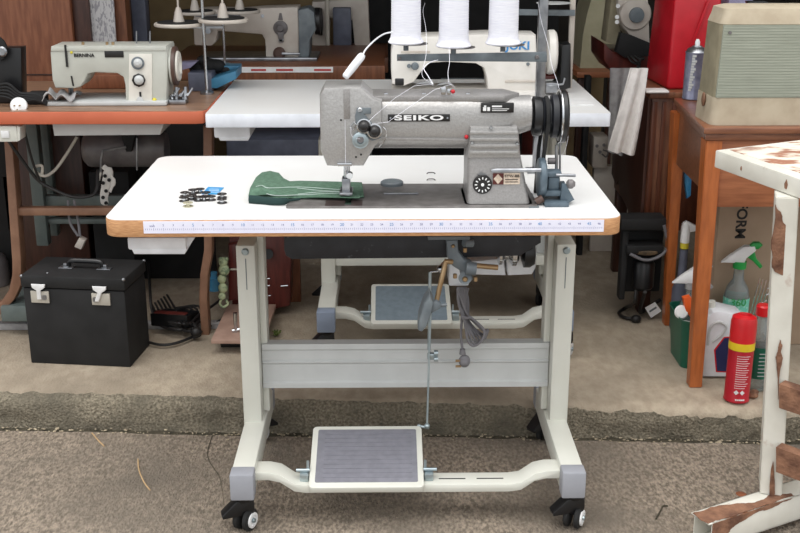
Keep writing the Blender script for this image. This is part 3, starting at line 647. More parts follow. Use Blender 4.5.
mb = MB(); mb.box(at(528, 205, .1).x, at(538, 204, .1).x, .082, .20, TT+.0004, TT+.003); tag(mb.build('metal_shim', 'castgrey'), 'thin metal strip lying between machine bed and bobbin winder', 'metal strip')
# ------------------------------------------------------------------ green fabric, bobbins, card
mb = MB()
zf = TT+.0012
def q2(px, py, z): p = PZ(px, py, z); return p
# back flap lying flat, then folded strip running under the foot
fl = [(248.5, 200), (250, 192), (256, 181), (262, 176), (270, 174.5), (279, 176.5), (284, 182), (290, 185), (300, 184.5), (362, 186), (364, 200.5), (292, 201.5)]
mb.prism([(q2(x, y, zf).x, q2(x, y, zf).y) for x, y in fl], 'xy', TT+.0078, TT+.0105, .001)
fab = mb.build('fabric', 'green'); tag(fab, 'folded green fabric with white stitching lying under the needle', 'fabric')
mb = MB()
def fold(u, v):
    y = .135+.040*v; x = -.245+.235*u
    z = TT+.0135+.012*math.exp(-((u-.08)/.20)**2)*math.sin(PI*v)**.5+.004*math.sin(u*9+v*3)*math.exp(-u*2)
    return Vector((x+.0*v, y+.010*math.sin(u*5), z))
mb.grid(fold, 40, 10, .0022); mb.build('top_fold', 'green', fab, angle=80)
mb = MB(); mb.tube([q2(249.5, 199.5, TT+.008), q2(262, 200.5, TT+.008), q2(280, 201.5, TT+.009), q2(300, 199, TT+.010)], [.010, .009, .008, .003], 10, 4, .6); mb.build('fold_shadow_side', 'darkgreen', fab, 'shaded underside of the fold, painted dark green')  # shade of the fold painted in as a darker green
mb = MB(); z = TT+.028
def onf(x, y):
    p = PZ(x, y, TT+.018); return p
def stitch(pts):
    out = []
    for x, y in pts:
        u = 0; p = PZ(x, y, TT+.016)
        for _ in range(4):
            u = (p.x+.245)/.235; v = max(0, min(1, (p.y-.010*math.sin(u*5)-.135)/.040)); h = fold(u, v).z+.0014; p = PZ(x, y, h)
        out.append(p)
    return out
for pts in ([(256, 186.5), (262, 185.5), (270, 188), (300, 187), (345, 190)], [(264, 193), (275, 195.5), (296, 195), (340, 193)], [(297, 188), (320, 190.5), (344, 191.5)], [(298, 194), (320, 192), (344, 191.8)],
            [(264+6*math.cos(a)-.0, 190.5+2.6*math.sin(a)) for a in [k*PI/6 for k in range(13)]]):
    mb.tube(stitch(pts), .0009, 5, 3)
mb.build('stitching', 'stitch', fab)
bob = None
spots = [(185, 194.5, 0), (193, 191.8, 0), (200, 191, 0), (184, 199.5, 0), (192, 197.5, 0), (198.5, 199, 0), (206, 194.5, 0), (204, 198.8, 0), (211, 198.5, 0), (222, 196, 0), (222, 201.3, 0), (188, 204.8, 1)]
labs = ['dark metal bobbin at the far left of the bobbin pile', 'dark metal bobbin at the back left of the bobbin pile', 'dark metal bobbin at the back of the pile, left of the blue card', 'metal bobbin at the left of the pile, behind the brass one', 'metal bobbin in the middle left of the bobbin pile',
        'metal bobbin at the front middle of the bobbin pile', 'dark metal bobbin touching the front of the blue card', 'metal bobbin at the centre right of the pile', 'dark metal bobbin at the right end of the pile', 'dark loose bobbin right of the pile, the rear of two', 'dark loose bobbin right of the pile, the front of two', 'pale brass bobbin lying in front of the pile']
dm('bobbinmetal', (96, 92, 92), (60, 56, 56), rough=.3, metal=.7, scale=100)
dm('brassbobbin', (206, 202, 178), (190, 184, 158), rough=.35, metal=.4)
for i, (px, py, k) in enumerate(spots):
    p = PZ(px, py, TT+.004)
    if bob is None:
        bob = thing('bobbin', labs[0], 'bobbin', (p.x, p.y, TT+.0005), 'bobbins on the white table'); o = bob
        for zz, nm in ((0, 'flange'), (.0075, 'flange')):
            mb = MB(); mb.lathe((p.x, p.y, TT+.0005+zz), (0, 0, 1), [(.0038, 0), (.0105, 0), (.0105, .0014), (.0038, .0014), (.0038, 0)], 24, False)
            mb.build(nm, 'bobbinmetal', bob)
        mb = MB(); mb.lathe((p.x, p.y, TT+.0019), (0, 0, 1), [(.0045, 0), (.0045, .0056)], 16, False); mb.build('core', 'chrome', bob)
    elif k:
        o = thing('bobbin', labs[i], 'bobbin', (p.x, p.y, TT+.0005), 'bobbins on the white table')
        for zz in (0, .0075):
            mb = MB(); mb.lathe((p.x, p.y, TT+.0005+zz), (0, 0, 1), [(.0038, 0), (.0105, 0), (.0105, .0014), (.0038, .0014), (.0038, 0)], 24, False); mb.build('flange', 'brassbobbin', o)
        mb = MB(); mb.lathe((p.x, p.y, TT+.0019), (0, 0, 1), [(.0045, 0), (.0045, .0056)], 16, False); mb.build('core', 'brassbobbin', o)
    else: o = dup(bob, (p.x, p.y, TT+.0005), labs[i], (0, 0, i*.7))
mb = MB(); mb.prism([((q := PZ(x, y, TT+.001)).x, q.y) for x, y in ((202, 194), (208, 187), (224, 187.6), (217, 194.3))], 'xy', TT+.0004, TT+.0016)
cdn = tag(mb.build('card', 'blue'), 'bright blue paper packet lying beside the bobbins', 'packet')
mb = MB()
for y in (189, 190.5, 192): 
    a = PZ(209, y, TT+.002); b = PZ(219, y, TT+.002); mb.box(a.x, b.x, a.y-.0012, a.y+.0012, TT+.0016, TT+.0019)
mb.build('print', 'white', cdn)
# ================================================================== SECOND WHITE TABLE + WHITE MACHINE
T2 = S+TT
xL = PZ(204, 115, T2).x; xR = PZ(610, 112, T2).x; Y2 = PZ(400, 113.5, T2).y; x2 = (xL+xR)/2
SY2 = .055
x_a, x_b = PY(316.5, 320, Y2+SY2-.03).x, PY(574, 320, Y2+SY2-.03).x; XS2 = (x_a+x_b)/2
t2 = make_table('second white table standing indoors behind the first, carrying the white machine', x2, Y2, S, XS2, (PY(411.5, 325, Y2+SY2).x, .232), 'bluemat', 0, (xR-xL)/2, (x_b-x_a)/2, .006, SY2)
def bt(px, py, dY=0): return PY(px, py, Y2+dY)
mb = MB(); mb.pbox(214, 126.5, 250, 138, Y2+.04, .18, .004); mb.pprism([(218, 137), (250, 137), (248, 141), (220, 141)], Y2+.04, .18, .003); mb.build('drawer', 'whiteplastic', t2, 'white plastic drawer')
mb = MB(); mb.pbox(335, 256, 545, 265.5, Y2+.30, .03, .002); mb.build('rear_rail', 'cream', t2)
YJ = Y2+.30; J0 = T2+.0005
def jy(px, py, d=0): return PY(px, py, YJ+d)
jk = thing('sewing_machine', 'large white industrial sewing machine with blue lettering on the rear white table', 'sewing machine', (jy(470, 90).x, YJ+.08, J0))
mb = MB(); zb2 = J0
xa, xb = jy(395, 90).x, jy(538, 90).x
mb.box(xa-.01, xb+.01, YJ-.03, YJ+.15, J0, J0+.012, .004); mb.build('bed', 'juki', jk)
mb = MB()
def jp(pts): return [((q := jy(x, y)).x, q.z) for x, y in pts]
out = jp([(391, 52), (393, 42), (402, 37), (440, 36), (488, 34), (536, 35), (537, 60)])
out += [(jy(538, 97).x, J0+.01), (jy(488, 97).x, J0+.01)]
out += jp([(487, 78), (484, 68), (476, 63.5), (445, 62), (430, 63), (421, 72), (414, 82), (404, 86), (392, 84), (391, 70)])
mb.prism(out, 'xz', YJ, YJ+.12, .006); mb.build('arm', 'juki', jk)
mb = MB(); mb.pbox(441, 78, 484, 79, YJ+.119, .002)
mb.lathe(jy(415, 66), (0, -1, 0), [(.011, 0), (.011, .008), (.007, .012)], 20); mb.cyl(jy(409, 66), jy(409, 66, -.01), .006); bolt(mb, jy(528, 64), (0, -1, 0), .005)
mb.build('tension_knob', 'castgrey', jk)
mb = MB(); mb.pbox(505, 80.5, 537, 82.5, YJ-.004, .006, .001); mb.pbox(401, 51, 430, 53, YJ-.003, .004); mb.build('trim_line', 'offwhite', jk)
q = jy(518, 46, -.001); text('JUKI', (q.x, YJ-.001, q.z), .032, 'jukiblue', jk, sx=1.15, bold=.0008)
q = jy(548, 52); mb = MB(); mb.lathe((q.x, YJ+.06, PY(548, 52, YJ+.06).z), AX, [(.03, 0), (.062, .006), (.064, .012), (.064, .024), (.058, .030), (.02, .032)], 40); mb.build('handwheel', 'juki', jk)
mb = MB(); mb.cyl((jy(536, 50).x, YJ+.06, q.z), (q.x+.002, YJ+.06, q.z), .03); mb.build('shaft', 'blackplastic', jk)
mb = MB(); mb.pprism([(562, 45), (571, 44), (571, 88), (557, 93), (553, 88), (560, 80)], YJ+.02, .08, .006); mb.build('belt_cover', 'blackplastic', jk)
mb = MB(); mb.pbox(546, 83, 558, 93, YJ-.02, .04, .003); mb.tube([jy(548, 86, -.03), jy(563, 84, -.03), jy(565, 78, -.03)], .003, 8); mb.build('winder', 'steel', jk)
# its stand
sd = thing('thread_stand', 'beige thread stand pole with a grey crossbar on the rear table', 'thread stand', (jy(571, 92, .1).x, YJ+.12, T2))
xq = PY(571, 40, YJ+.12).x
mb = MB(); mb.box(xq-.008, xq+.008, YJ+.112, YJ+.128, T2+.0005, 1.5, .002); mb.build('pole', 'offwhite', sd)
mb = MB(); mb.pprism([(500, 9), (575, 10), (575, 16), (500, 15)], YJ+.10, .006, .001); mb.build('crossbar', 'castgrey', sd)
mb = MB(); a = PY(553, 4, YJ+.1); mb.lathe((a.x, YJ+.09, a.z), (0, 0, 1), [(.01, 0), (.05, .003), (.05, .005), (.01, .006)], 28); mb.build('spool_plate', 'greypanel', sd)
mb = MB(); mb.prism([((q := PZ(x, y, T2+.001)).x, q.y) for x, y in ((568, 99), (585, 98.5), (594, 105), (567, 105.5))], 'xy', T2+.0004, T2+.003); tag(mb.build('paper', 'white'), 'white crumpled paper on the right end of the rear white table', 'paper')
# ================================================================== LEFT: BROWN TABLE
TW = .797; YW0 = PZ(100, 111.2, TW).y
xr = PZ(206, 112, TW).x; xl = -1.9
wt = thing('table', 'brown wooden table with an orange front edge at the left', 'table', (-1.1, YW0+.25, S))
zb3 = PY(100, 124.3, YW0).z
mb = MB(); mb.prism([(xl, YW0), (xr-.03, YW0), (xr-.012, YW0+.008), (xr-.002, YW0+.03), (xr-.004, YW0+.55), (xl, YW0+.55)], 'xy', zb3, TW-.002, .002); mb.build('tabletop', 'orangeedge', wt, 'orange edged table top')
mb = MB(); mb.prism([(xl, YW0+.002), (xr-.032, YW0+.002), (xr-.014, YW0+.010), (xr-.005, YW0+.03), (xr-.007, YW0+.548), (xl, YW0+.548)], 'xy', TW-.002, TW); mb.build('surface', 'tablewood', wt, 'brown wood grain surface')
def wy(px, py, d=0): return PY(px, py, YW0+d)
mb = MB(); Yl = YW0+.16
def gy(px, py, d=0): return PY(px, py, Yl+d)
mb.prism([((q := gy(x, y)).x, q.z) for x, y in ((203, 126), (212, 126), (212, 255), (208, 275), (207, 300), (210, 346), (202, 346), (199, 300), (200, 275), (204, 250))], 'xz', Yl, Yl+.05, .003); mb.build('leg', 'brownsteel', wt)
mb = MB(); mb.prism([((q := gy(x, y)).x, q.z) for x, y in ((3, 128), (11, 128), (21, 260), (21, 285), (14, 300), (0, 315), (-14, 320), (-14, 310), (0, 303), (9, 290), (12, 275), (12, 262))], 'xz', Yl, Yl+.05, .003); mb.build('leg', 'brownsteel', wt)
mb = MB(); mb.pbox(17, 208, 206, 215.5, Yl+.01, .03, .002); mb.build('stretcher', 'brownsteel', wt)
mb = MB(); mb.pprism([(52, 124), (164, 124), (160, 135), (54, 136)], YW0+.05, .2, .003); mb.build('drawer', 'greypanel', wt, 'pale grey drawer below the top')
mb = MB(); mb.pbox(-2, 126, 17, 142, YW0+.01, .05, .003); mb.pprism([(17, 126), (20, 127), (20, 140), (17, 142)], YW0+.012, .05, .001); sb = mb.build('switch_box', 'cream', wt, 'cream switch box under the front edge')
mb = MB(); mb.pbox(1, 131, 9, 138, YW0+.006, .006, .001); mb.build('switch', 'white', sb)
# motor under it
mo = thing('motor', 'dark grey round motor hanging under the brown table', 'motor', (wy(120, 170, .3).x, YW0+.36, PY(120, 172, YW0+.3).z))
r_ = (PY(120, 135, YW0+.3).z-PY(120, 171, YW0+.3).z)/2; zc = (PY(120, 135, YW0+.3).z+PY(120, 171, YW0+.3).z)/2
mb = MB(); x_a, x_b = PY(79, 150, YW0+.3).x, PY(163, 150, YW0+.3).x
mb.lathe((x_a, YW0+.36, zc), AX, [(r_*.7, 0), (r_*.96, .012), (r_, .02), (r_, x_b-x_a-.02), (r_*.9, x_b-x_a)], 40); mb.build('housing', 'motorgrey', mo)
mb = MB(); mb.pprism([(117, 125), (139, 125), (134, 140), (131, 152), (126, 152), (122, 140)], YW0+.28, .03, .003); mb.box(PY(84, 130, YW0+.3).x, PY(160, 130, YW0+.3).x, YW0+.33, YW0+.38, zc+r_-.005, zb3-.001); mb.build('bracket', 'blackmatte', mo)
mb = MB(); mb.tube([wy(126, 147, .26), wy(103, 151, .25), wy(101, 160, .25), wy(101, 172, .25)], .004, 8); mb.tube([wy(137, 138, .25), wy(137, 170, .25)], .003, 8); mb.build('control_rod', 'steel', mo)
mb = MB()
random.seed(5)
def lacef(u, v):
    a = u*2*PI; 
    return Vector((0, 0, 0))
lc = wy(105, 188, .24)
pts = [wy(103, 166, .24), wy(108, 172, .24), wy(106, 185, .24), wy(104, 198, .24), wy(106, 207, .24)]
mb.tube(pts, [.008, .016, .014, .013, .012, .006], 10, 4, .5); mb.tube([wy(110, 172, .235), wy(113, 182, .235), wy(110, 192, .235)], [.004, .008, .004], 8, 4, .5); mb.tube([wy(100, 172, .235), wy(98, 180, .235)], .006, 8)
la = tag(mb.build('cloth', 'lace'), 'white spotted cloth strip hanging from a bent rod under the brown table', 'cloth')
mb = MB()
for x, y in ((103, 183), (106, 191), (103, 197.5), (106, 203), (105, 176), (109, 180)): mb.cyl(wy(x, y, .228), wy(x, y, .231), .0055)
mb.build('spot', 'blackmatte', la)
# socket strip with cables
mb = MB(); mb.tube([wy(8, 140, .1), wy(22, 160, .12), wy(38, 180, .14), wy(55, 190, .14), (wy(75, 197, .14)), wy(95, 193, .16), wy(98, 170, .2)], .005, 8, 5); mb.tube([wy(24, 130, .1), wy(32, 160, .12), wy(40, 182, .14)], .004, 8, 4); tag(mb.build('cable', 'cableblack'), 'black cable drooping from the switch box under the brown table', 'cable')
mb = MB(); mb.tube([wy(77, 137, .2), wy(66, 155, .18), wy(55, 170, .16), wy(45, 176, .14), wy(36, 172, .14), wy(35, 167, .14), wy(42, 166, .14), wy(42, 176, .14)], .0045, 8, 5); tag(mb.build('cable', 'whitecable'), 'pale looped cable under the brown table', 'cable')
mb = MB(); mb.tube([wy(68, 200, .2), wy(70, 222, .2), wy(78, 236, .2)], .004, 8, 4); mb.tube([wy(74, 200, .2), wy(78, 220, .2), wy(80, 236, .2)], .004, 8, 4); cb = tag(mb.build('cable', 'cable'), 'grey cable with a cream plug hanging behind the black case', 'cable')
mb = MB(); mb.pprism([(79, 238), (85, 241), (81, 250), (74, 247)], YW0+.19, .03, .003); mb.build('plug', 'offwhite', cb)
# grey green machine stand behind (holds other table)
gs = thing('machine_stand', 'dull green-grey steel stand behind the brown table legs', 'stand', (-.98, 1.25, S))
Yg = 1.2
mb = MB(); mb.pbox(30, 120, 42, 246, Yg, .04, .003); mb.build('post', 'greengrey', gs)
mb = MB(); mb.pbox(44, 120, 52, 236, Yg+.1, .04, .003); mb.build('post', 'greengrey', gs)
mb = MB(); mb.pbox(42, 196, 200, 206, Yg+.02, .03, .003); mb.build('rail', 'greengrey', gs)
mb = MB(); mb.pbox(42, 219, 206, 224, Yg+.02, .03, .003); mb.build('rail', 'greengrey', gs)
mb = MB(); a = PY(24, 262, Yg); 
mb.prism([(a.x, Yg-.25), (a.x+.09, Yg-.25), (a.x+.09, Yg+.135), (a.x, Yg+.135)], 'xy', S+.05, S+.10, .004); mb.build('foot', 'greengrey', gs)
# Bernina-like domestic machine
YB = YW0+.10; Z0 = TW+.0005
def by(px, py, d=0): return PY(px, py, YB+d)
bm_ = thing('sewing_machine', 'pale grey-green domestic sewing machine with two round dials on the brown table', 'sewing machine', (by(110, 108).x, YB+.07, Z0))
mb = MB(); mb.prism([(by(47, 106).x, YB-.02), (by(168, 106).x, YB-.02), (by(168, 106).x, YB+.14), (by(47, 106).x, YB+.14)], 'xy', Z0, Z0+.012, .003); mb.build('bed', 'greypanel', bm_, 'grey metal bed plate')
o_ = [((q := by(x, y)).x, q.z) for x, y in ((50, 53), (51, 47.5), (54, 46), (166, 46), (167.5, 48), (168, 70), (167, 90))]+[(by(167, 107).x, Z0+.01), (by(126, 107).x, Z0+.01)]+[((q := by(x, y)).x, q.z) for x, y in ((125, 85), (123, 77), (117, 73.5), (95, 72.5), (88, 74), (84, 82), (80, 87), (74, 88.5), (55, 88), (52, 80))]
mb = MB(); mb.prism(o_, 'xz', YB, YB+.11, .006); mb.build('body', 'bernina', bm_)
mb = MB(); mb.pprism([(51, 46.5), (166, 46), (166.5, 51), (50.5, 51.5)], YB-.003, .116, .003); mb.build('top_lid', 'bernina', bm_)
q = by(84, 55.5, -.001); text('BERNINA', (q.x, YB-.0012, q.z), .0135, 'ink', bm_, bold=.0003, sx=1.0)
mb = MB(); mb.pbox(104.5, 51, 123.5, 57.5, YB-.002, .004, .0008); mb.pbox(65, 45, 67, 67, YB-.005, .006); mb.pprism([(70.5, 76), (72, 76), (74, 86), (72.5, 86)], YB-.002, .003); mb.build('dark_slot', 'plateblack', bm_)
mb = MB(); mb.pprism([(129, 54), (152, 54), (152, 103), (128.5, 103)], YB-.003, .005, .001); pn = mb.build('dial_panel', 'berninapanel', bm_, 'cream control panel')
for (x, y, r1) in ((138, 63, .0175), (139, 80, .0185)):
    mb = MB(); mb.lathe(by(x, y, -.003), (0, -1, 0), [(r1, 0), (r1, .006), (r1*.8, .008)], 24 if r1 < .018 else 8); dd = mb.build('dial', 'castgrey' if r1 < .018 else 'plateblack', pn)
    mb = MB(); mb.lathe(by(x, y, -.010), (0, -1, 0), [(r1*.72, 0), (r1*.66, .004), (r1*.3, .009)], 20); mb.build('dial_knob', 'greypanel', dd)
mb = MB(); mb.pbox(139.4, 92, 141.4, 99, YB-.005, .003); mb.build('slider', 'plateblack', pn)
mb = MB(); mb.cyl(by(140, 100, -.003), by(140, 100, -.014), .009); mb.build('slider_knob', 'greypanel', pn)
mb = MB(); mb.ball(by(71.5, 52.5, 0), .004); mb.ball(by(154.5, 100, 0), .006); mb.build('yellow_button', 'yellowish', bm_)
h0 = PY(167, 66, YB+.05); mb = MB(); mb.lathe((by(167, 60).x, YB+.05, h0.z), AX, [(.03, 0), (.052, .003), (.052, .008), (.035, .009)], 36); mb.build('wheel_hub', 'bernina', bm_)
mb = MB(); mb.lathe((by(169, 60).x, YB+.05, h0.z), AX, [(.04, 0), (.054, .003), (.054, .012), (.04, .014)], 36); mb.build('handwheel', 'brownwheel', bm_, 'brown handwheel')
mb = MB(); mb.lathe((by(173, 60).x, YB+.05, h0.z), AX, [(.040, 0), (.042, .003), (.040, .008), (.022, .010), (.018, .004)], 36); mb.build('wheel_face', 'berninapanel', bm_)
mb = MB(); mb.cyl(by(69.5, 87, .04), by(69.5, 104, .04), .003); mb.cyl(by(72, 88, .05), by(72, 100, .05), .004)
mb.pbox(66, 97, 74, 104, YB+.03, .02, .002); mb.build('needle_bar', 'steel', bm_)
for x in (136.5, 150):
    mb = MB(); mb.cyl(by(x, 46, .06), by(x, 31, .06), .0022); mb.build('spool_pin', 'steel', bm_)
mb = MB()
for x in (83, 107, 113): mb.cyl(by(x, 46, .03), by(x, 42, .03), .004)
mb.build('thread_guide', 'brass', bm_)
mb = MB()
def cl(u, v):
    x = by(45, 100).x+(by(76, 100).x-by(45, 100).x)*u; return Vector((x, YB-.03+.10*v, Z0+.015+.020*abs(math.sin(u*7+v*2))*(1-u*.3)+.006*math.sin(v*9+u*4)))
mb.grid(cl, 20, 12, .002); tag(mb.build('fabric_scrap', 'clothgrey', angle=80), 'crumpled grey fabric scrap under the domestic machine needle', 'fabric')
mb = MB(); random.seed(2)
for k in range(9):
    x = 170+k*2.2; mb.cyl(by(x, 107-k % 3*6, .02), by(x, 99-k % 4*4, .03), .003+.002*(k % 2)); mb.cyl(by(x, 96, .02), by(x+5, 96-k % 3*4, .03), .003)
mb.box(by(169, 107).x, by(186, 107).x, YB, YB+.05, Z0, Z0+.012, .002)
tag(mb.build('metal_fittings', 'steel'), 'small heap of steel presser feet right of the domestic machine', 'presser feet')
# black machine at the far left edge
bk = thing('sewing_machine', 'black machine cut off by the left edge of the picture', 'sewing machine', (by(10, 105).x, YB+.05, Z0))
mb = MB(); mb.pprism([(-30, 48), (21, 47.5), (22, 96), (18, 103), (-30, 104)], YB+.02, .05, .005); mb.build('body', 'blackplastic', bk)
mb = MB(); a = by(2, 48); mb.lathe((a.x-.02, YB, a.z), (0, -1, 0), [(.018, 0), (.036, .003), (.036, .012), (.02, .014)], 28); w_ = mb.build('wheel', 'blackmatte', bk)
mb = MB(); mb.lathe((by(3.5, 51).x, YB-.014, by(3.5, 51).z), (0, -1, 0), [(.014, 0), (.010, .004)], 20); mb.build('hub', 'steel', w_)
mb = MB()
for k in range(5):
    y = 92+k*2.4; mb.tube([by(-4, y-6, -.02), by(8, y-8+k, -.03), by(20, y+1, -.03), by(34, y+2-k, -.03), by(47, 100+k*1.1, -.02)], .0042, 8, 5)
mb.pbox(26, 93, 44, 105, YB-.0, .05, .006)
cb = tag(mb.build('foot_control', 'blackmatte'), 'black foot control with bundled cable beside the domestic machine', 'foot control')
mb = MB(); a = by(19, 106, -.06); mb.lathe(a, (.25, -1, .35), [(.021, 0), (.023, .006), (.021, .012), (.01, .014)], 24); pg = mb.build('plug', 'white', cb, 'white round mains plug')
mb = MB(); 
for dx, dz in ((-.007, .004), (.007, .004), (0, -.007)): mb.cyl(a+Vector((dx, -.012, dz)), a+Vector((dx, -.019, dz)), .002)
mb.build('plug_pin', 'brass', pg)
# big wooden cabinet behind left
wc = thing('cabinet', 'tall orange-brown wooden cabinet at the top left', 'cabinet', (PY(30, 100, 1.35).x, 1.45, S))
a = PY(-60, 50, 1.56).x; b = PY(74, 50, 1.56).x
mb = MB(); mb.box(a, b, 1.56, 1.95, S, 1.5, .003); mb.build('body', 'orangewood', wc)
mb = MB(); mb.pbox(-5, 74, 74, 75.5, 1.557, .01); mb.build('door_gap', 'darkwood', wc)
mb = MB(); mb.box(b+.001, b+.055, 1.58, 1.9, S, 1.5, .002); mb.build('side_panel', 'darkwood', wc, 'dark brown side panel')
mb = MB(); mb.prism([((q := PY(x, y, 1.60)).x, q.z) for x, y in ((86, -5), (113, -5), (119, 90), (92, 90))], 'xz', 1.60, 1.61); tag(mb.build('newspaper', 'paper'), 'grey printed newspaper sheet standing beside the wooden cabinet', 'newspaper')
mb = MB(); mb.box(PY(115, 30, 1.63).x, PY(127, 30, 1.63).x, 1.63, 1.7, S, 1.4); tag(mb.build('wooden_board', 'cabwood'), 'narrow brown board standing right of the newspaper', 'board')
mb = MB(); a = PY(80, 75, YW0+.38); b = PY(128, 75, YW0+.38); mb.box(a.x, b.x, YW0+.38, YW0+.5, TW+.0005, a.z, .004); tag(mb.build('wooden_box', 'orangewood'), 'orange wooden box seen through the domestic machine arm', 'box')
mb = MB(); mb.box(PY(133, 30, 1.9).x, PY(147, 30, 1.9).x, 1.9, 1.96, S, 1.45, .003); tag(mb.build('post', 'bluegrey'), 'dark blue-grey post behind the spool discs at the top left', 'post')
# ================================================================== BACK LEFT: brown table with white industrial machine
TB = .80; Yb = PZ(290, 66, TB).y
bb = thing('table', 'brown table with a white tape along its edge, far behind the first', 'table', (PY(260, 66, Yb).x, Yb+.3, S))
xa = PZ(160, 66, TB).x; xb = PZ(385, 66, TB).x
zl = PY(290, 80, Yb).z
mb = MB(); mb.box(xa, xb, Yb, Yb+.6, zl, TB, .003); mb.build('tabletop', 'cabwood', bb)
mb = MB(); mb.pbox(240, 67, 333, 72.5, Yb-.002, .002); rt = mb.build('tape', 'white', bb, 'white tape along the front edge')
mb = MB()
for x0_, x1_ in ((251, 266), (276, 293), (314, 331)): mb.pbox(x0_, 69, x1_, 71, Yb-.003, .002)
mb.build('print', 'redstrip', rt)
for x in (xa+.06, xb-.1):
    mb = MB(); mb.box(x, x+.05, Yb+.2, Yb+.26, S, zl, .003); mb.build('leg', 'greengrey', bb)
YI = Yb+.16; I0 = TB+.0005
im = thing('sewing_machine', 'off-white industrial machine with a brown knob on the far brown table', 'sewing machine', (PY(250, 60, YI).x, YI+.08, I0))
def iy(px, py, d=0): return PY(px, py, YI+d)
o_ = [((q := iy(x, y)).x, q.z) for x, y in ((193, 20), (196, 10), (210, 9), (240, 10), (262, 8), (298, 7), (299, 30))]+[(iy(299, 62).x, I0+.01), (iy(266, 62).x, I0+.01)]+[((q := iy(x, y)).x, q.z) for x, y in ((265, 40), (262, 34.5), (232, 32), (218, 31), (216, 42), (211, 46), (196, 45.5), (194, 44))]
mb = MB(); mb.prism(o_, 'xz', YI, YI+.12, .006); mb.build('arm', 'offwhite', im)
mb = MB(); mb.box(iy(200, 64).x, iy(318, 64).x, YI-.04, YI+.16, I0, I0+.012, .003); mb.build('bed', 'steel', im)
mb = MB(); mb.lathe(iy(279.5, 53), (0, -1, 0), [(.022, 0), (.022, .010), (.014, .016)], 28); mb.build('knob', 'brownwheel', im, 'round brown knob')
mb = MB(); mb.tube([iy(282, 53.5, -.02), iy(300, 54, -.03)], .0045, 8); mb.cyl(iy(208, 31), iy(208, 31, -.012), .010); mb.pprism([(278, 39), (284, 39), (283, 43), (279, 43)], YI-.01, .012, .002)
mb.cyl(iy(262.5, 16), iy(262.5, 16, -.003), .006); mb.build('lever', 'steel', im)
mb = MB(); mb.lathe(iy(280.5, 28), (0, -1, 0), [(.026, 0), (.024, .006), (.014, .01), (.01, .016)], 20); mb.pprism([(279.5, 13), (281.5, 13), (283, 20), (278, 20)], YI-.003, .004); mb.pprism([(277, 32), (284, 32), (283, 42), (279, 42)], YI-.010, .012, .002); mb.build('stitch_dial', 'motorgrey', im)
mb = MB(); mb.pprism([(298, 10), (308, 8), (314, 12), (316, 30), (310, 40), (309, 57), (299, 57.5)], YI-.01, .14, .006); mb.build('end_housing', 'castgrey', im, 'dark grey housing at the right end')
mb = MB(); a = iy(313, 20); mb.lathe((a.x, YI+.06, a.z-.01), AX, [(.02, 0), (.048, .004), (.048, .022), (.02, .026)], 32); mb.build('handwheel', 'blackplastic', im)
mb = MB(); mb.cyl(iy(205, 45, .05), iy(205, 63, .05), .006); mb.pbox(200, 56, 212, 63, YI+.03, .05, .003); mb.build('needle_bar', 'blackmatte', im)
# hanging cloth backdrop boards behind
mb = MB(); mb.box(PY(150, 20, 2.75).x, PY(345, 20, 2.75).x, 2.75, 2.8, S, 1.28, .003); tag(mb.build('panel', 'olive'), 'large olive-brown board standing behind the far machine', 'board')
random.seed(9)
dm('pot', (110, 90, 80), (60, 60, 50), rough=.8, scale=30, lo=.4, hi=.55)
# second far machine to the right (x 320-360)
fm = thing('sewing_machine', 'white machine with a grey motor box behind the far brown table', 'sewing machine', (PY(335, 60, 2.45).x, 2.52, S+.66))
mb = MB(); mb.box(PY(303, 60, 2.4).x, PY(388, 60, 2.4).x, 2.3, 2.8, S+.6, S+.66, .003); mb.build('base', 'cabwood', fm)
def fy(px, py, d=0): return PY(px, py, 2.45+d)
mb = MB(); mb.pprism([(312, 2), (368, -2), (370, 46), (355, 50), (352, 20), (330, 18), (326, 52), (312, 52)], 2.45, .12, .005); mb.build('body', 'offwhite', fm)
mb = MB(); mb.pbox(333, 8, 351, 48, 2.40, .1, .004); mb.build('motor_box', 'bluegrey', fm)
mb = MB(); a = fy(322, 22, -.04); mb.lathe((a.x-.02, 2.42, a.z), AX, [(.03, 0), (.055, .004), (.055, .02), (.02, .024)], 28); mb.build('handwheel', 'blackplastic', fm)
mb = MB(); mb.cyl(fy(328, 60, -.1), fy(327, -8, -.1), .009); mb.build('pole', 'whitecable', fm)
# thread stand discs, front-left
def stand(label, rods, discs, cat='thread stand'):
    r0 = rods[0]; root = thing('thread_stand', label, cat, (r0[1].x, r0[1].y, r0[1].z))
    for a, b in rods:
        mb = MB(); mb.cyl(b, a, .0045); mb.build('rod', 'chrome', root)
        mb = MB(); mb.lathe(b, (0, 0, 1), [(.020, .0005), (.020, .006), (.008, .012)], 20); mb.build('rod_base', 'steel', root)
    for c, r, cone in discs:
        mb = MB(); mb.lathe(c, (0, 0, 1), [(r*.3, 0), (r*.97, 0), (r, .003), (r, .007), (r*.97, .010), (r*.3, .010)], 32); d = mb.build('disc', 'offwhite', root)
        mb = MB(); mb.lathe(c+Vector((0, 0, .0102)), (0, 0, 1), [(r*.86, 0), (r*.86, .0025)], 32); mb.build('felt_pad', 'blackmatte', d)
        mb = MB(); mb.lathe(c+Vector((0, 0, .011)), (0, 0, 1), [(.017, 0), (.014, .015), (.009, .035), (.006, .042)], 12); mb.cyl(c+Vector((0, 0, .01)), c+Vector((0, 0, .2)), .003); mb.build('cone_holder', 'offwhite', d)
    return root
YR = PZ(207, 94, TW).y
bA = Vector(PZ(207, 94, TW)); tA = PY(202, -12, YR)
sA = stand('chrome thread stand with white discs in front of the far machine', [(Vector((bA.x, YR, tA.z)), bA)], [(Vector((bA.x-.075, YR+.03, PY(200, 26, YR+.03).z)), .072, 1), (Vector((bA.x+.055, YR+.02, PY(200, 22, YR+.02).z)), .072, 1)])
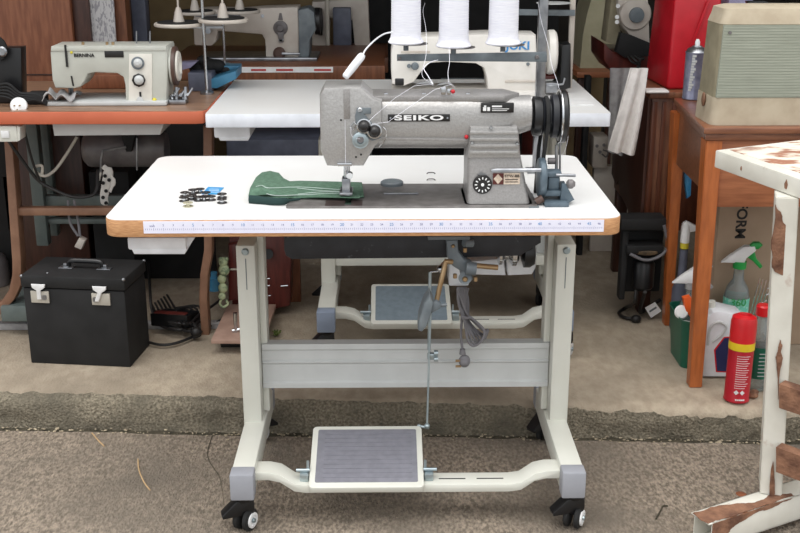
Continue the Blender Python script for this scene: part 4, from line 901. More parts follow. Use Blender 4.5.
mb = MB(); zq = PY(200, 26, YR).z; mb.box(bA.x-.075, bA.x+.055, YR+.012, YR+.024, zq-.008, zq-.002); mb.build('support_bar', 'steel', sA)
mb = MB(); zq = PY(200, 26, YR).z; 
YR2 = Yb+.03; bB = Vector(PZ(223, 67, TB)); bB.y = YR2; bB.z = TB
tB = PY(217, -10, YR2)
sB = stand('thinner chrome thread stand with dark pads standing on the far brown table', [(Vector((bB.x, YR2, tB.z)), bB)], [(Vector((PY(195, 13, YR2+.01).x, YR2+.01, PY(195, 14, YR2+.01).z)), .070, 1), (Vector((PY(240, 13, YR2+.01).x, YR2+.01, PY(240, 13, YR2+.01).z)), .070, 1)])
mb = MB(); mb.box(PY(195, 13, YR2).x, PY(240, 13, YR2).x, YR2+.006, YR2+.03, PY(195, 14, YR2).z-.010, PY(195, 14, YR2).z-.002); mb.build('support_bar', 'steel', sB)
# blue/grey open box
xb1 = PZ(188, 91, TW); 
YQ = YW0+.33
bxo = thing('box', 'grey and blue open box full of black tools between the left tables', 'box', (PY(210, 88, YQ).x, YQ+.08, TW))
mb = MB(); mb.box(PY(188, 80, YQ).x, PY(212, 80, YQ).x, YQ, YQ+.14, TW+.0005, PY(200, 73, YQ).z, .003); mb.build('body', 'bluegrey', bxo)
mb = MB(); mb.prism([((q := PY(x, y, YQ)).x, q.z) for x, y in ((211, 79), (236, 71), (236, 79), (217, 88.5), (211, 88))], 'xz', YQ, YQ+.14, .002); mb.box(PY(188, 80, YQ).x, PY(236, 70, YQ).x, YQ+.08, YQ+.14, PY(200, 74, YQ).z, PY(200, 71, YQ).z+.004, .002); mb.build('lid', 'bluebox', bxo, 'bright blue flap')
mb = MB()
for x, y, r in ((198, 68, .03), (208, 66, .035), (203, 60, .02), (216, 66, .03), (226, 70, .02)): mb.ball(PY(x, y, YQ+.09), r, (1, .8, .7), 9)
tag(mb.build('tools', 'blackmatte'), 'black clamp parts heaped in the blue box', 'tools')
mb = MB(); mb.pprism([(178, 63), (197, 62), (190, 68), (178, 71)], YQ+.02, .05, .001); tag(mb.build('paper', 'lilac'), 'lilac sheet of paper beside the domestic machine wheel', 'paper')
# ================================================================== LEFT FLOOR
cs = thing('case', 'black box-shaped carrying case with two white latches on the floor', 'case', (-.83, .82, S))
YC = .745; pA = PZ(31, 363, S); pB = PZ(130.5, 367.5, S)
yaw = math.atan2(pB.y-pA.y, pB.x-pA.x)
w = (pB-pA).length; h = PY(90, 275, YC).z; 
mt = Matrix.Translation((pA.x, pA.y, S)) @ Matrix.Rotation(yaw, 4, 'Z')
zt_ = PY(70, 275.5, YC).z-S; zl_ = PY(70, 288, YC).z-S; dep = .155
dep = (PZ(151.5, 345, S)-pB).length
w2 = .012
mb = MB(); mb.box(0, w, 0, dep, 0, zl_-.001, .004, mt); mb.build('body', 'blackmatte', cs)
mb = MB(); mb.box(-.004, w+.004, -.004, dep+.004, zl_+.001, zt_, .005, mt); lid = mb.build('lid', 'blackmatte', cs)
for u in (.17, .77):
    mb = MB(); mb.box(w*u-.026, w*u+.026, -.006, 0, zl_-.042, zl_-.008, .001, mt); pt = mb.build('latch_plate', 'whitecable', cs, 'white metal latch plate')
    mb = MB(); mb.prism([(w*u-.020, zl_+.014), (w*u+.020, zl_+.014), (w*u+.018, zl_+.004), (w*u+.006, zl_-.004), (w*u+.006-.01*(u > .5), zl_-.030), (w*u-.006-.01*(u > .5), zl_-.030), (w*u-.006, zl_-.004), (w*u-.018, zl_+.004)], 'xz', -.012, -.005, .002, mt); mb.build('latch', 'white', pt)
    mb = MB(); mb.prism(rrect(w*u+.008-.03*(u > .5)+.0, w*u+.020-.03*(u > .5), zl_-.032, zl_-.018, .004, 3), 'xz', -.009, -.006, 0, mt); mb.build('latch_lock', 'steel', pt)
zz = zt_
mb = MB(); mb.tube([mt @ Vector((w*.36, dep*.45, zz+.006)), mt @ Vector((w*.38, dep*.45, zz+.020)), mt @ Vector((w*.5, dep*.45, zz+.022)), mt @ Vector((w*.68, dep*.45, zz+.020)), mt @ Vector((w*.70, dep*.45, zz+.006))], .007, 10, 4); hd = mb.build('handle', 'blackplastic', cs)
mb = MB()
for u in (.34, .72): mb.box(w*u-.020, w*u+.020, dep*.38, dep*.52, zz, zz+.003, .001, mt); mb.box(w*u-.008, w*u+.008, dep*.42, dep*.48, zz, zz+.014, .002, mt)
mb.build('handle_mount', 'steel', hd)
mb = MB()
for p in ((0, 0), (w, 0), (w, dep)):
    mb.ball(mt @ Vector((p[0], p[1], zt_-.003)), .005)
mb.lathe(mt @ Vector((w*.22, dep*.15, zt_)), (0, 0, 1), [(.004, 0), (.003, .001)], 8)
mb.build('corner_stud', 'steel', lid)
# metal bar on the floor
mb = MB(); a = PZ(-60, 331, S); b = PZ(228, 331, S); mb.box(a.x, b.x, a.y-.0, a.y+.03, S+.001, S+.022, .003); tag(mb.build('metal_bar', 'clothgrey'), 'long pale metal bar lying on the slab behind the black case', 'metal bar')
# foot pedal with cables
fp = thing('foot_pedal', 'black foot pedal with tangled cables on the floor right of the black case', 'foot pedal', (PZ(175, 322, S).x, 1.0, S+.023))
c = PZ(175, 315, S+.05)
mtp = Matrix.Translation((c.x, c.y, S+.03)) @ Matrix.Rotation(-.2, 4, 'Z')
mb = MB(); mb.prism([(-.05, 0), (.05, 0), (.05, .02), (-.05, .04)], 'yz', -.06, .06, .006, mtp); mb.build('body', 'blackplastic', fp)
mb = MB(); mb.box(-.05, .05, -.045, -.02, .035, .040, .001, mtp); mb.build('foot_plate', 'redwood', fp)
mb = MB(); random.seed(21)
zc_ = S+.012
mb.tube([PZ(148, 262, S+.1), PZ(150, 290, S+.1), PZ(152, 310, S+.06), PZ(160, 325, S+.03), PZ(180, 330, S+.03), PZ(200, 322, S+.03)], .0045, 8, 5)
mb.tube([PZ(140, 340, zc_), PZ(165, 345, zc_), PZ(190, 338, zc_), PZ(210, 326, zc_), PZ(225, 318, S+.03)], .0045, 8, 5)
mb.tube([PZ(160, 318, S+.03), PZ(185, 325, S+.04), PZ(200, 314, S+.05), PZ(215, 304, S+.06), PZ(222, 298, S+.06)], .0045, 8, 5)
mb.tube([PZ(182, 322, S+.035), PZ(183, 330, S+.03), PZ(196, 332, S+.03), PZ(200, 335, S+.02), PZ(193, 338, S+.01)], .0045, 8, 5); mb.ball(PZ(196, 332, S+.03), .018, (1, .8, .8), 10)
for k in range(6):
    mb.tube([PZ(152+k*3, 305-k*2, S+.06-.006*k), PZ(160+k*5, 318+k, S+.05), PZ(182+k*2, 327-k, S+.03+.004*k), PZ(200-k, 318+k*2, S+.035), PZ(198-k*4, 306+k, S+.05), PZ(176, 308+k, S+.06)], .0038, 6, 4)
mb.build('cord', 'cableblack', fp)
# red-brown machine on slanted board
rb = thing('wooden_machine_box', 'dark red wooden box with chrome fittings behind the left post', 'box', (PZ(255, 318, S).x, 1.18, S))
YX = 1.12
mb = MB(); mb.pprism([(229, 236), (292, 236), (290, 306), (268, 311), (232, 306)], YX, .10, .006); mb.build('body', 'redwood', rb)
mb = MB(); mb.pprism([(228, 245), (238, 243), (240, 300), (228, 302)], YX-.03, .04, .01); mb.build('cylinder', 'redwood', rb)
mb = MB(); mb.cyl(PY(268, 254, YX-.001), PY(268, 254, YX-.02), .016); mb.build('knob', 'blackplastic', rb)
mb = MB()
for x, y in ((266, 279), (266, 286), (267, 296), (284, 286)): mb.tube([PY(x-3, y, YX-.006), PY(x+4, y-.5, YX-.012)], .0025, 8)
mb.box(*(lambda p, r: (p.x, r.x, YX-.034, YX-.030, p.z-.006, p.z))(PY(229, 268, YX-.03), PY(240, 268, YX-.03)))
mb.build('fitting', 'chrome', rb)
mb = MB(); a = PY(270, 236, YX+.13); b = PY(299, 236, YX+.13); mb.box(a.x, b.x, YX+.13, YX+.16, S+.0005, a.z+.02, .003); tag(mb.build('wooden_board', 'orangewood'), 'orange wooden board leaning behind the dark red box', 'board')
mb = MB(); zq = S+.045
bp = [PZ(211, 340, zq), PZ(264, 340.5, zq), PZ(276, 304, zq), PZ(228, 304, zq)]
mb.prism([(p.x, p.y) for p in bp], 'xy', zq-.012, zq, .002); tr = mb.build('treadle_board', 'pinkboard'); tag(tr, 'pinkish-brown treadle board on a black wheel, behind the left post', 'treadle')
mb = MB(); c = PZ(230, 345, S+.018); mb.cyl((c.x-.03, c.y+.03, S+.017), (c.x+.03, c.y+.03, S+.017), .0165); mb.cyl((c.x+.06, c.y+.12, S+.017), (c.x+.10, c.y+.12, S+.017), .0165); mb.build('wheel', 'blackmatte', tr)
mb = MB(); mb.cyl(PZ(236, 332, zq), PZ(236, 332, zq)+Vector((0, 0, .06)), .006); mb.cyl(PZ(236, 332, zq)+Vector((-.01, 0, .004)), PZ(236, 332, zq)+Vector((.012, 0, .008)), .006); mb.build('lever', 'chrome', tr)
fg = MB()
for x, y, r in ((223, 262, .014), (224, 270, .017), (222, 279, .014), (223, 288, .015), (222, 296, .012)): fg.ball(PY(x, y, YX-.09), r, (1, .7, 1.1), 12)
fg.ball(PY(220.5, 259, YX-.1), .006); fg.ball(PY(226.5, 259, YX-.1), .006)
fg.tube([PY(223, 297, YX-.09), PY(220, 303, YX-.09), PY(223, 307, YX-.09), PY(228, 304, YX-.09), PY(226, 300, YX-.09)], .004, 8, 4)
tag(fg.build('ornament', 'frog', angle=60), 'pale green lumpy frog ornament hanging beside the curved table leg', 'ornament')
mb = MB(); mb.cyl(PY(214, 290, 1.1), PY(214, 278, 1.1), .018); mb.cyl(PY(214, 278, 1.1), PY(214, 272, 1.1), .01); tag(mb.build('bottle', 'bluebox'), 'small blue bottle behind the curved table leg', 'bottle')
mb = MB(); mb.pbox(5, 176, 30, 232, 1.5, .3, .003); tag(mb.build('box', 'lilac'), 'lilac-grey box in the dark behind the left table leg', 'box')
mb = MB(); c = PZ(6, 285, S); mb.lathe((c.x-.02, c.y, S+.001), (0, 0, 1), [(.03, 0), (.035, .01), (.035, .08), (.028, .10), (.02, .11)], 20); tag(mb.build('jar', 'motorgrey'), 'grey jar on the floor at the left picture edge', 'jar')
# dark clutter boxes in the back
def dark(name, px0, py0, px1, Y, dep, m, label, cat, zt=None, floor=True):
    a = PY(px0, py0, Y); b = PY(px1, py0, Y); mb = MB(); mb.box(a.x, b.x, Y, Y+dep, S+.0005, a.z if zt is None else zt, .004); return tag(mb.build(name, m), label, cat)
mb = MB(); mb.box(-2.2, PY(212, 200, 1.50).x, 1.50, 1.53, S+.0005, .76, .002); tag(mb.build('shade_screen', 'blackmatte'), 'black board added to stand in for the shade behind the brown table', 'board')  # added black sheet, paints the deep shade below the brown table
pb = bpy.data.objects['shade_screen']
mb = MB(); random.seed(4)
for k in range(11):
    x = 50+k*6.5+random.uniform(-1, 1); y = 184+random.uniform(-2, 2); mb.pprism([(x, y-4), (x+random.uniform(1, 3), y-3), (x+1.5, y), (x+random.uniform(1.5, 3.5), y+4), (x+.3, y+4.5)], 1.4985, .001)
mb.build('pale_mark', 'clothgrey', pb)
dark('crate', 88, 172, 128, 1.34, .12, 'blackmatte', 'black crate with pale stains below the round motor', 'crate')
dark('cabinet', 8, 128, 79, 1.36, .12, 'darkwood', 'dark brown cabinet below the brown table, left of the round motor', 'cabinet')
dark('storage_box', 226, 140, 322, 1.75, .5, 'bluegrey', 'dark blue-grey storage box behind the rear white table', 'box')
dark('cabinet', 95, -5, 200, 3.1, .3, 'darkwood', 'dark cabinet against the back wall at the left', 'cabinet', 1.5)
dark('cabinet', 345, -5, 560, 3.0, .3, 'blackmatte', 'very dark cabinet behind the thread cones', 'cabinet', 1.5)
dark('cupboard', 535, 76, 556, 1.62, .3, 'redwood', 'dark red cupboard behind the bobbin winder', 'cupboard')
dark('fan_post', 586, 76, 592, 1.75, .04, 'blackmatte', 'thin black post under the far right shelf', 'post')
dark('panel', 556, 62, 605, 2.6, .04, 'olive', 'olive-grey panel behind the far right shelf', 'panel')
# ================================================================== RIGHT BACKGROUND
YS = 2.05; zs_ = PY(590, 72, YS).z
sh = thing('side_table', 'small brown side table carrying a cream curved machine cover', 'side table', (PY(592, 72, YS).x, YS+.2, S))
mb = MB(); mb.box(PY(577, 72, YS).x, PY(640, 72, YS).x, YS, YS+.45, zs_-.022, zs_, .003); mb.build('tabletop', 'apronwood', sh)
for px in (580, 630):
    for dy in (.03, .4):
        mb = MB(); x = PY(px, 72, YS).x; mb.box(x, x+.03, YS+dy, YS+dy+.03, S, zs_-.022, .002); mb.build('leg', 'darkwood', sh)
mb = MB(); Yv = YS+.10
cvz = [((q := PY(x, y, Yv)).x, q.z) for x, y in ((581, 47), (583, 35), (587, 15), (594, -10), (640, -10), (620, 20), (612, 48))]; cvz[0] = (cvz[0][0], zs_+.0005); cvz[-1] = (cvz[-1][0], zs_+.0005); mb.prism(cvz, 'xz', Yv, Yv+.26); tag(mb.build('machine_cover', 'beigecover'), 'glossy cream curved cover on the small side table', 'cover')
# brown box machine
Yt = 1.62; 
bx2 = thing('cased_machine', 'open brown wooden case with an old cream dial machine, behind the red case', 'sewing machine', (PY(628, 70, Yt).x, Yt+.1, PY(625, 72, Yt).z))
mb = MB(); mb.pprism([(604, 43), (613, 52), (648, 54), (650, 70), (612, 72), (604, 60)], Yt, .25, .003); mb.build('case', 'redwood', bx2)
mb = MB(); mb.pprism([(617, -8), (648, -8), (650, 44), (632, 38), (622, 26), (619, 12)], Yt+.02, .15, .006); mb.build('body', 'offwhite', bx2)
mb = MB(); mb.pprism([(612, -8), (617, -8), (620, 26), (622, 47), (606, 42)], Yt+.06, .10, .004); mb.build('side', 'caseOlive', bx2)
mb = MB(); mb.lathe(PY(635, 14, Yt+.02), (0, -1, 0), [(.052, 0), (.054, .004), (.050, .010), (.030, .012)], 36); dl = mb.build('dial', 'offwhite', bx2)
mb = MB(); mb.lathe(PY(636.5, 15, Yt+.008), (0, -1, 0), [(.026, 0), (.024, .012), (.016, .014)], 28); mb.build('dial_centre', 'castgrey', dl)
for x, y in ((618, 6), (617, 17), (617, 22)):
    mb = MB(); mb.cyl(PY(x, y, Yt+.02), PY(x, y, Yt-.0), .007); mb.build('knob', 'white', bx2)
mb = MB(); mb.pprism([(621, 33), (633, 36), (650, 43), (650, 56), (625, 58), (616, 52)], Yt-.03, .04, .004); tag(mb.build('foot_control', 'blackmatte'), 'black foot control and cord resting on the brown machine case', 'foot control')
mb = MB()
for k in range(4): mb.tube([PY(628+k*3, 56, Yt-.03), PY(632+k*4, 62-k, Yt-.05), PY(640, 66-k*2, Yt-.05), PY(632+k*2, 71, Yt-.05)], .004, 6, 4)
tag(mb.build('cord', 'cableblack'), 'black cord coiled above the draped white cloth', 'cord')
# dark cabinet at right with red case
Yd = 1.12; xk = PY(650, 95, Yd).x; zk = PY(650, 92, Yd).z
dc = thing('cabinet', 'dark brown sewing cabinet under the red case', 'cabinet', (xk+.2, Yd+.25, S))
zbt = PY(645, 225, Yd).z
mb = MB(); mb.box(xk+.010, xk+.55, Yd+.012, Yd+.48, zbt, zk-.02, .003); mb.build('body', 'cabwood', dc)
mb = MB(); mb.box(xk-.003, xk+.57, Yd-.004, Yd+.50, zk-.02, zk, .004); mb.build('top', 'cabwood', dc)
mb = MB()
pts = [(Yd+.012, zk-.02), (Yd+.48, zk-.02), (Yd+.48, zbt+.05), (Yd+.40, zbt+.03), (Yd+.36, zbt+.06), (Yd+.33, zbt+.02), (Yd+.2, zbt), (Yd+.17, zbt-.03), (Yd+.012, zbt-.06)]
mb.prism(pts, 'yz', xk-.001, xk+.010, .001); mb.build('side_panel', 'darkwood', dc, 'darker carved side panel')
mb = MB()
for a, b in ((.0, .018), (.030, .045), (.060, .20), (.21, .35)): mb.box(xk+a+.011, xk+b+.009, Yd+.004, Yd+.012, zbt-.02, zk-.03, .002)
mb.build('door_panel', 'panelwood', dc)
for dx in (.012, .5):
    for dy in (.02, .43):
        mb = MB(); mb.box(xk+dx, xk+dx+.04, Yd+dy, Yd+dy+.04, S+.0005, zbt, .004); mb.build('leg', 'darkwood', dc)
mb = MB()   # red case
xr0 = PY(666, 84, Yd+.03).x; zr0 = zk+.0005
Yr = Yd+.04
rg = [[Vector((PY(668, 84, Yr).x+dx*1.0, Yr+dy, zr0)) for dx, dy in ((0, 0), (.19, -.01), (.19, .26), (-.02, .26))]]
def rq(px, py, Y): q = PY(px, py, Y); return q
A0 = rq(667, 85, Yr); A1 = rq(722, 85, Yr); T0 = rq(676, -12, Yr+.02); T1 = rq(722, -12, Yr+.02)
A0.z = zr0; A1.z = zr0
mb.loft([[A0, A1, A1+Vector((0, .24, 0)), A0+Vector((-.012, .24, 0))], [T0, T1, T1+Vector((0, .20, 0)), T0+Vector((-.012, .20, 0))]])
bmesh.ops.bevel(mb.bm, geom=mb.bm.edges[:], offset=.010, segments=3, affect='EDGES', profile=.5)
rc = mb.build('case', 'red'); tag(rc, 'tall bright red plastic case standing on the dark cabinet', 'case')
mb = MB(); mb.pprism([(708, 0), (711, 0), (694, 45), (690, 47)], Yr+.004, .006, .002); mb.build('ridge', 'red', rc)
# cloths
mb = MB()
def clo(px0, px1, px2, px3, y0, y1, Y, amp, fr):
    def f(u, v):
        y = y0+(y1-y0)*v; xl_ = px0+(px2-px0)*v; xr_ = px1+(px3-px1)*v
        q = PY(xl_+(xr_-xl_)*u, y+4*u*v, Y); q.y += amp*math.sin(u*fr+v*2)*(.3+v); return q
    return f
mb.grid(clo(630, 648, 609, 634, 68, 151, Yd-.03, .012, 11), 24, 24, .003)
mb.box(xk-.02, xk+.05, Yd-.03, Yd+.03, zk+.0005, zk+.008, .003)
tag(mb.build('cloth', 'cloth', angle=80), 'white cloth draped over the left side of the dark cabinet', 'cloth')
mb = MB(); mb.grid(clo(610, 632, 609, 624, 68, 152, Yd+.32, .008, 12), 16, 20, .003); tag(mb.build('cloth', 'clothgrey', angle=80), 'grey hanging cloth behind the draped white cloth', 'cloth')
mb = MB(); mb.pbox(593, 137, 608, 168, 1.78, .1, .004); eb = mb.build('fuse_box', 'offwhite', None); tag(eb, 'off-white electrical box with a hook behind the dark cabinet', 'electrical box')
mb = MB()
for x, y in ((597, 146), (604, 145), (600, 152)): mb.cyl(PY(x, y, 1.78), PY(x, y, 1.77), .006)
mb.tube([PY(603, 150, 1.775), PY(608, 152, 1.76), PY(606, 157, 1.76), PY(602, 154, 1.76)], .003, 6, 4); mb.build('screw', 'motorgrey', eb)
dark('panel', 594, 166, 640, 1.80, .03, 'offwhite', 'dirty white panel below the electrical box', 'panel')
# ---- orange wooden table with legs
YT = .56; zT = PY(705, 128, YT).z
xt0 = PY(704, 132, YT).x; xback = PY(672, 97, 1.05)
ot = thing('wooden_table', 'varnished orange-brown wooden table at the right holding the beige case', 'table', (xt0+.3, .8, S))
zTb = PY(705, 141, YT).z
Yk2 = PZ(674, 98, zT).y; xk2 = PZ(674, 98, zT).x
mb = MB(); mb.prism([(xt0, YT), (xt0+.75, YT), (xt0+.75, Yk2), (xk2, Yk2)], 'xy', (zT+zTb)/2, zT, .003); mb.prism([(xt0+.006, YT+.006), (xt0+.745, YT+.006), (xt0+.745, Yk2-.006), (xk2+.006, Yk2-.006)], 'xy', zTb, (zT+zTb)/2, .002); mb.build('tabletop', 'topwood', ot)
def leg4(x0, x1, X0, X1, y, yb, ztop):   # px at top, px at foot
    a = PY(x0, 150, y).x; b = PY(x1, 150, y).x; c = PZ(X0, yb, S); d = PZ(X1, yb, S); y2 = c.y
    mb = MB(); dd = .05; d2 = .035
    mb.loft([[Vector((c.x, y2, S+.0005)), Vector((d.x, y2, S+.0005)), Vector((d.x, y2+d2, S+.0005)), Vector((c.x, y2+d2, S+.0005))], [Vector((a, y, ztop)), Vector((b, y, ztop)), Vector((b, y+dd, ztop)), Vector((a, y+dd, ztop))]])
    bmesh.ops.bevel(mb.bm, geom=mb.bm.edges[:], offset=.002, segments=2, affect='EDGES'); return mb.build('leg', 'legwood', ot)
leg4(705.5, 722, 689.5, 702, YT+.012, 388, zTb-.0005)
leg4(671.5, 684, 664.5, 672, Yk2-.06, 326, zTb-.0005)
mb = MB(); x = PY(722, 150, YT).x; mb.box(x, x+.55, YT+.02, YT+.04, PY(760, 207, YT+.02).z, zTb-.0005, .002); mb.build('apron', 'apronwood', ot)
mb = MB(); a = PY(712, 150, YT+.04).x
xs_, xe_ = PY(708, 150, YT+.06).x, PY(678, 150, Yk2-.07).x
zz0 = PY(706, 200, YT+.06).z
mb.prism([(xs_, YT+.062), (xs_+.015, YT+.062), (xe_+.015, Yk2-.062), (xe_, Yk2-.062)], 'xy', zz0+.02, zTb-.0005); mb.build('side_apron', 'topwood', ot)
# spray can on it
cx = PZ(693, 99, zT)
def can(root, c, r, h, body, cap=None, band=None, n=32):
    return None
sc_ = thing('spray_can', 'grey-blue aerosol can with a white nozzle on the wooden table', 'spray can', (cx.x, cx.y, zT))
h_ = PY(693, 52, cx.y).z-zT
r_ = (PY(704.5, 80, cx.y).x-PY(682.5, 80, cx.y).x)/2
mb = MB(); mb.lathe((cx.x, cx.y, zT+.0005), (0, 0, 1), [(r_*.93, 0), (r_, .002), (r_, .004), (r_*.97, .006), (r_*.97, h_-.004), (r_, h_-.002), (r_, h_)], 36); sb_ = mb.build('body', 'cansilver', sc_)
mb = MB(); mb.lathe((cx.x, cx.y, zT+h_), (0, 0, 1), [(r_, 0), (r_*.8, .010), (r_*.45, .015), (r_*.42, .018)], 30); mb.build('dome', 'steel', sc_)
mb = MB(); mb.lathe((cx.x, cx.y, zT+h_+.016), (0, 0, 1), [(.007, 0), (.007, .012), (.004, .020)], 14); mb.build('nozzle', 'white', sc_)
mb = MB(); 
for k in range(14): 
    a = math.radians(-90-38+k*.8); z = zT+.03+k*h_*.055
    mb.box(-.0007, .0007, -.004, .004+.003*(k % 3), -.003, .003, 0, Matrix.Translation((cx.x+r_*.985*math.cos(a), cx.y+r_*.985*math.sin(a), z)) @ Matrix.Rotation(a, 4, 'Z'))
mb.build('label_print', 'greypanel', sb_)
# beige case
YC2 = YT+.03; za0 = zT+.0005
bc = thing('case', 'old beige and grey-green portable machine case on the wooden table', 'case', (PY(760, 125, YC2).x, YC2+.15, zT))
def cq(px, py): q = PY(px, py, YC2); return q
zA = za0; zB1 = PY(760, 98, YC2).z; zB2 = PY(760, 25, YC2).z; zB3 = PY(760, 7, YC2).z
def cring(z, pxl, lean, ins=0):
    xl_ = PY(pxl, 60, YC2).x; return z, xl_
xl0 = PY(711, 122, YC2).x; xl1 = PY(714, 98, YC2).x; xl2 = PY(723, 25, YC2).x; xl3 = PY(731, 7, YC2).x; XR = PY(880, 60, YC2).x
D0 = .26
def cr(z, xl_, dy, r=.02): return [Vector((x, y, z)) for x, y in rrect(xl_, XR-(xl_-xl0), YC2+dy, YC2+D0-dy, r, 4)]
def crl(z, xl_, dy, d, off): 
    # left end leans outwards towards the back
    v = cr(z, xl_, dy)
    for p in v:
        if p.x < xl_+.1: p.x -= (p.y-YC2-dy)*off
    return v
D0 = .15; LN = .03
mb = MB(); mb.loft([crl(zA, xl0, 0, 0, LN), crl(zB1, xl1, .002, 0, LN)]); mb.build('base_band', 'caseBeige', bc, 'beige lower band')
mb = MB(); mb.loft([crl(zB1+.0005, xl1+.002, .002, 0, LN), crl(zB2, xl2, .012, 0, LN)]); bd_ = mb.build('middle_band', 'caseOlive', bc, 'olive middle band')
mb = MB(); mb.loft([crl(zB2+.0005, xl2-.001, .012, 0, LN), crl((zB2+zB3)/2, xl2+.006, .015, 0, LN), crl(zB3-.006, xl3-.008, .020, 0, LN), crl(zB3, xl3+.01, .035, 0, LN)]); mb.build('lid_band', 'caseBeige', bc, 'beige top band')
def slope(z): return .002+.010*(z-zB1)/(zB2-zB1)
mb = MB(); mb.prism([(YC2+slope(zB1+.001)-.0015, zB1+.001), (YC2+slope(zB2-.001)-.0015, zB2-.001), (YC2+slope(zB2-.001)+.01, zB2-.001), (YC2+slope(zB1+.001)+.01, zB1+.001)], 'yz', 0, 1)
for v in mb.bm.verts:
    t = (v.co.z-zB1)/(zB2-zB1); v.co.x = (xl1+.006+(xl2-xl1)*t) if v.co.x < .5 else XR-.03
fp_ = mb.build('front_panel', 'casegreen', bc, 'grey-green ribbed cloth panel')
mb = MB()
for k in range(26):
    t = (k+.5)/26; z = zB1+(zB2-zB1)*t; xx = xl1+(xl2-xl1)*t; mb.box(xx+.007, XR-.031, YC2+slope(z)-.0022, YC2+slope(z)+.004, z, z+.0016)
mb.build('ribs', 'casegreen2', fp_)
mb = MB(); q = cq(731, 33); mb.cyl(Vector((q.x, YC2+.014, q.z)), Vector((q.x, YC2+.006, q.z)), .004); mb.build('stud', 'motorgrey', bc)
mb = MB(); mb.ball(Vector((xl1-.006, YC2+.07, zB1-.014)), .010, (.5, 1.2, 1.8)); mb.build('catch', 'brownsteel', bc)
mb = MB(); mb.pprism([(748, 1.5), (765, 1), (770, 3), (800, 4.5), (800, 7), (750, 6.5)], YC2+.12, .03, .003); tag(mb.build('handle', 'blackplastic'), 'black tool handle lying on top of the beige case', 'tool')
mb = MB(); a = PY(722, -6, Yr+.02); a = PY(723, -12, Yr+.10); b = PY(745, -12, Yr+.10); mb.box(a.x+.02, b.x+.03, Yr+.10, Yr+.22, zk+.0005, a.z, .004); tag(mb.build('box', 'lilac'), 'lilac-grey box behind the beige case, right of the red case', 'box')
# cardboard box
cbx = MB(); Yc2 = .86
a = PY(712, 250, Yc2); b = PY(800, 250, Yc2)
cbx.box(PY(716, 250, Yc2).x, 1.6, Yc2, Yc2+.12, S+.0005, PY(740, 205, Yc2).z, .003); card = cbx.build('cardboard_box', 'cardboard'); tag(card, 'brown cardboard box with black lettering under the wooden table', 'cardboard box')
q = PY(741, 220.5, Yc2-.0005); text('FORM', (q.x, Yc2-.0005, q.z), .041, 'ink', card, rot=(PI/2, PI/2, 0), bold=.001, sx=1.0)
# ---- cleaning bottles
def spray(label, px, py, h, w, neck, body, lab, trig, head, Z=S):
    c = PZ(px, py, Z); root = thing('spray_bottle', label, 'spray bottle', (c.x, c.y, Z))
    mb = MB(); mb.lathe((c.x, c.y, Z+.0005), (0, 0, 1), [(w*.9, 0), (w, .006), (w, h*.66), (w*.85, h*.76), (w*.42, h*.86), (w*.40, h)], 28); b_ = mb.build('bottle', body, root)
    mb = MB(); mb.lathe((c.x, c.y, Z+h*.36), (0, 0, 1), [(w+.0006, 0), (w+.0006, h*.30)], 28, False); lb = mb.build('label', lab, b_)
    mb = MB(); mb.lathe((c.x, c.y, Z+h-.004), (0, 0, 1), [(w*.52, 0), (w*.52, .020)], 24); mb.build('collar', trig, root)
    m_ = Matrix.Translation((c.x, c.y, Z+h+.016)) @ Matrix.Rotation(-.25, 4, 'Z')
    mb = MB(); mb.prism([(-.052, -.006), (-.012, -.004), (.012, -.004), (.016, .012), (.040, .036), (.036, .050), (.006, .046), (-.03, .016)], 'xz', -.013, .013, .005, m_); mb.build('head', head, root)
    mb = MB(); mb.prism([(.020, .040), (.046, .040), (.056, .052), (.046, .060), (.030, .058), (.022, .050)], 'xz', -.011, .011, .004, m_); mb.prism([(.016, .036), (.034, .040), (.044, .010), (.062, -.010), (.056, -.018), (.034, .004), (.018, .014)], 'xz', -.008, .008, .003, m_); mb.build('trigger', trig, root)
    return c, lb
c, lb = spray('clear spray bottle with a green trigger, under the wooden table', 731, 352, .262, .036, .5, 'clear', 'tealabel', 'triggreen', 'white')
text('360', (c.x-.006, c.y-.0385, PY(727, 303, c.y-.038).z), .030, 'triggreen', lb)
spray('clear spray bottle with a plain white trigger inside the green tub', 685, 352, .20, .03, .5, 'clear', 'clear', 'clothgrey', 'white')
# green tub
tb = thing('tub', 'dark green plastic tub behind the front wooden leg', 'tub', (PZ(690, 362, S).x, .76, S))
cc = PZ(697, 366, S)
tc = Vector((cc.x, cc.y+.05, S+.0005)); mb = MB()
tp_ = rrect(-.060, .060, -.085, .085, .025, 5)
def tr_(z, k): return [Vector((tc.x+x*k, tc.y+y*k, z)) for x, y in tp_]
mb.loft([tr_(S+.0005, .82), tr_(S+.14, 1.0), tr_(S+.146, 1.03), tr_(S+.146, .98), tr_(S+.14, .96), tr_(S+.006, .78)]); mb.build('bucket', 'tubgreen', tb)
mb = MB(); mb.pprism([(683, 298), (690, 296), (696, 303), (697, 316), (694, 322), (686, 312)], tc.y-.04, .02, .004); tag(mb.build('scoop', 'orange'), 'bright orange plastic scoop in the green tub', 'scoop')
mb = MB(); q = PY(681, 312, tc.y-.03); mb.lathe(q, (0, -1, .3), [(.016, 0), (.02, .005), (.016, .010)], 20); mb.cyl(PY(684, 340, tc.y-.02), PY(686, 322, tc.y-.02), .014); tag(mb.build('bottle', 'white'), 'small white bottle with round cap in the green tub', 'bottle')
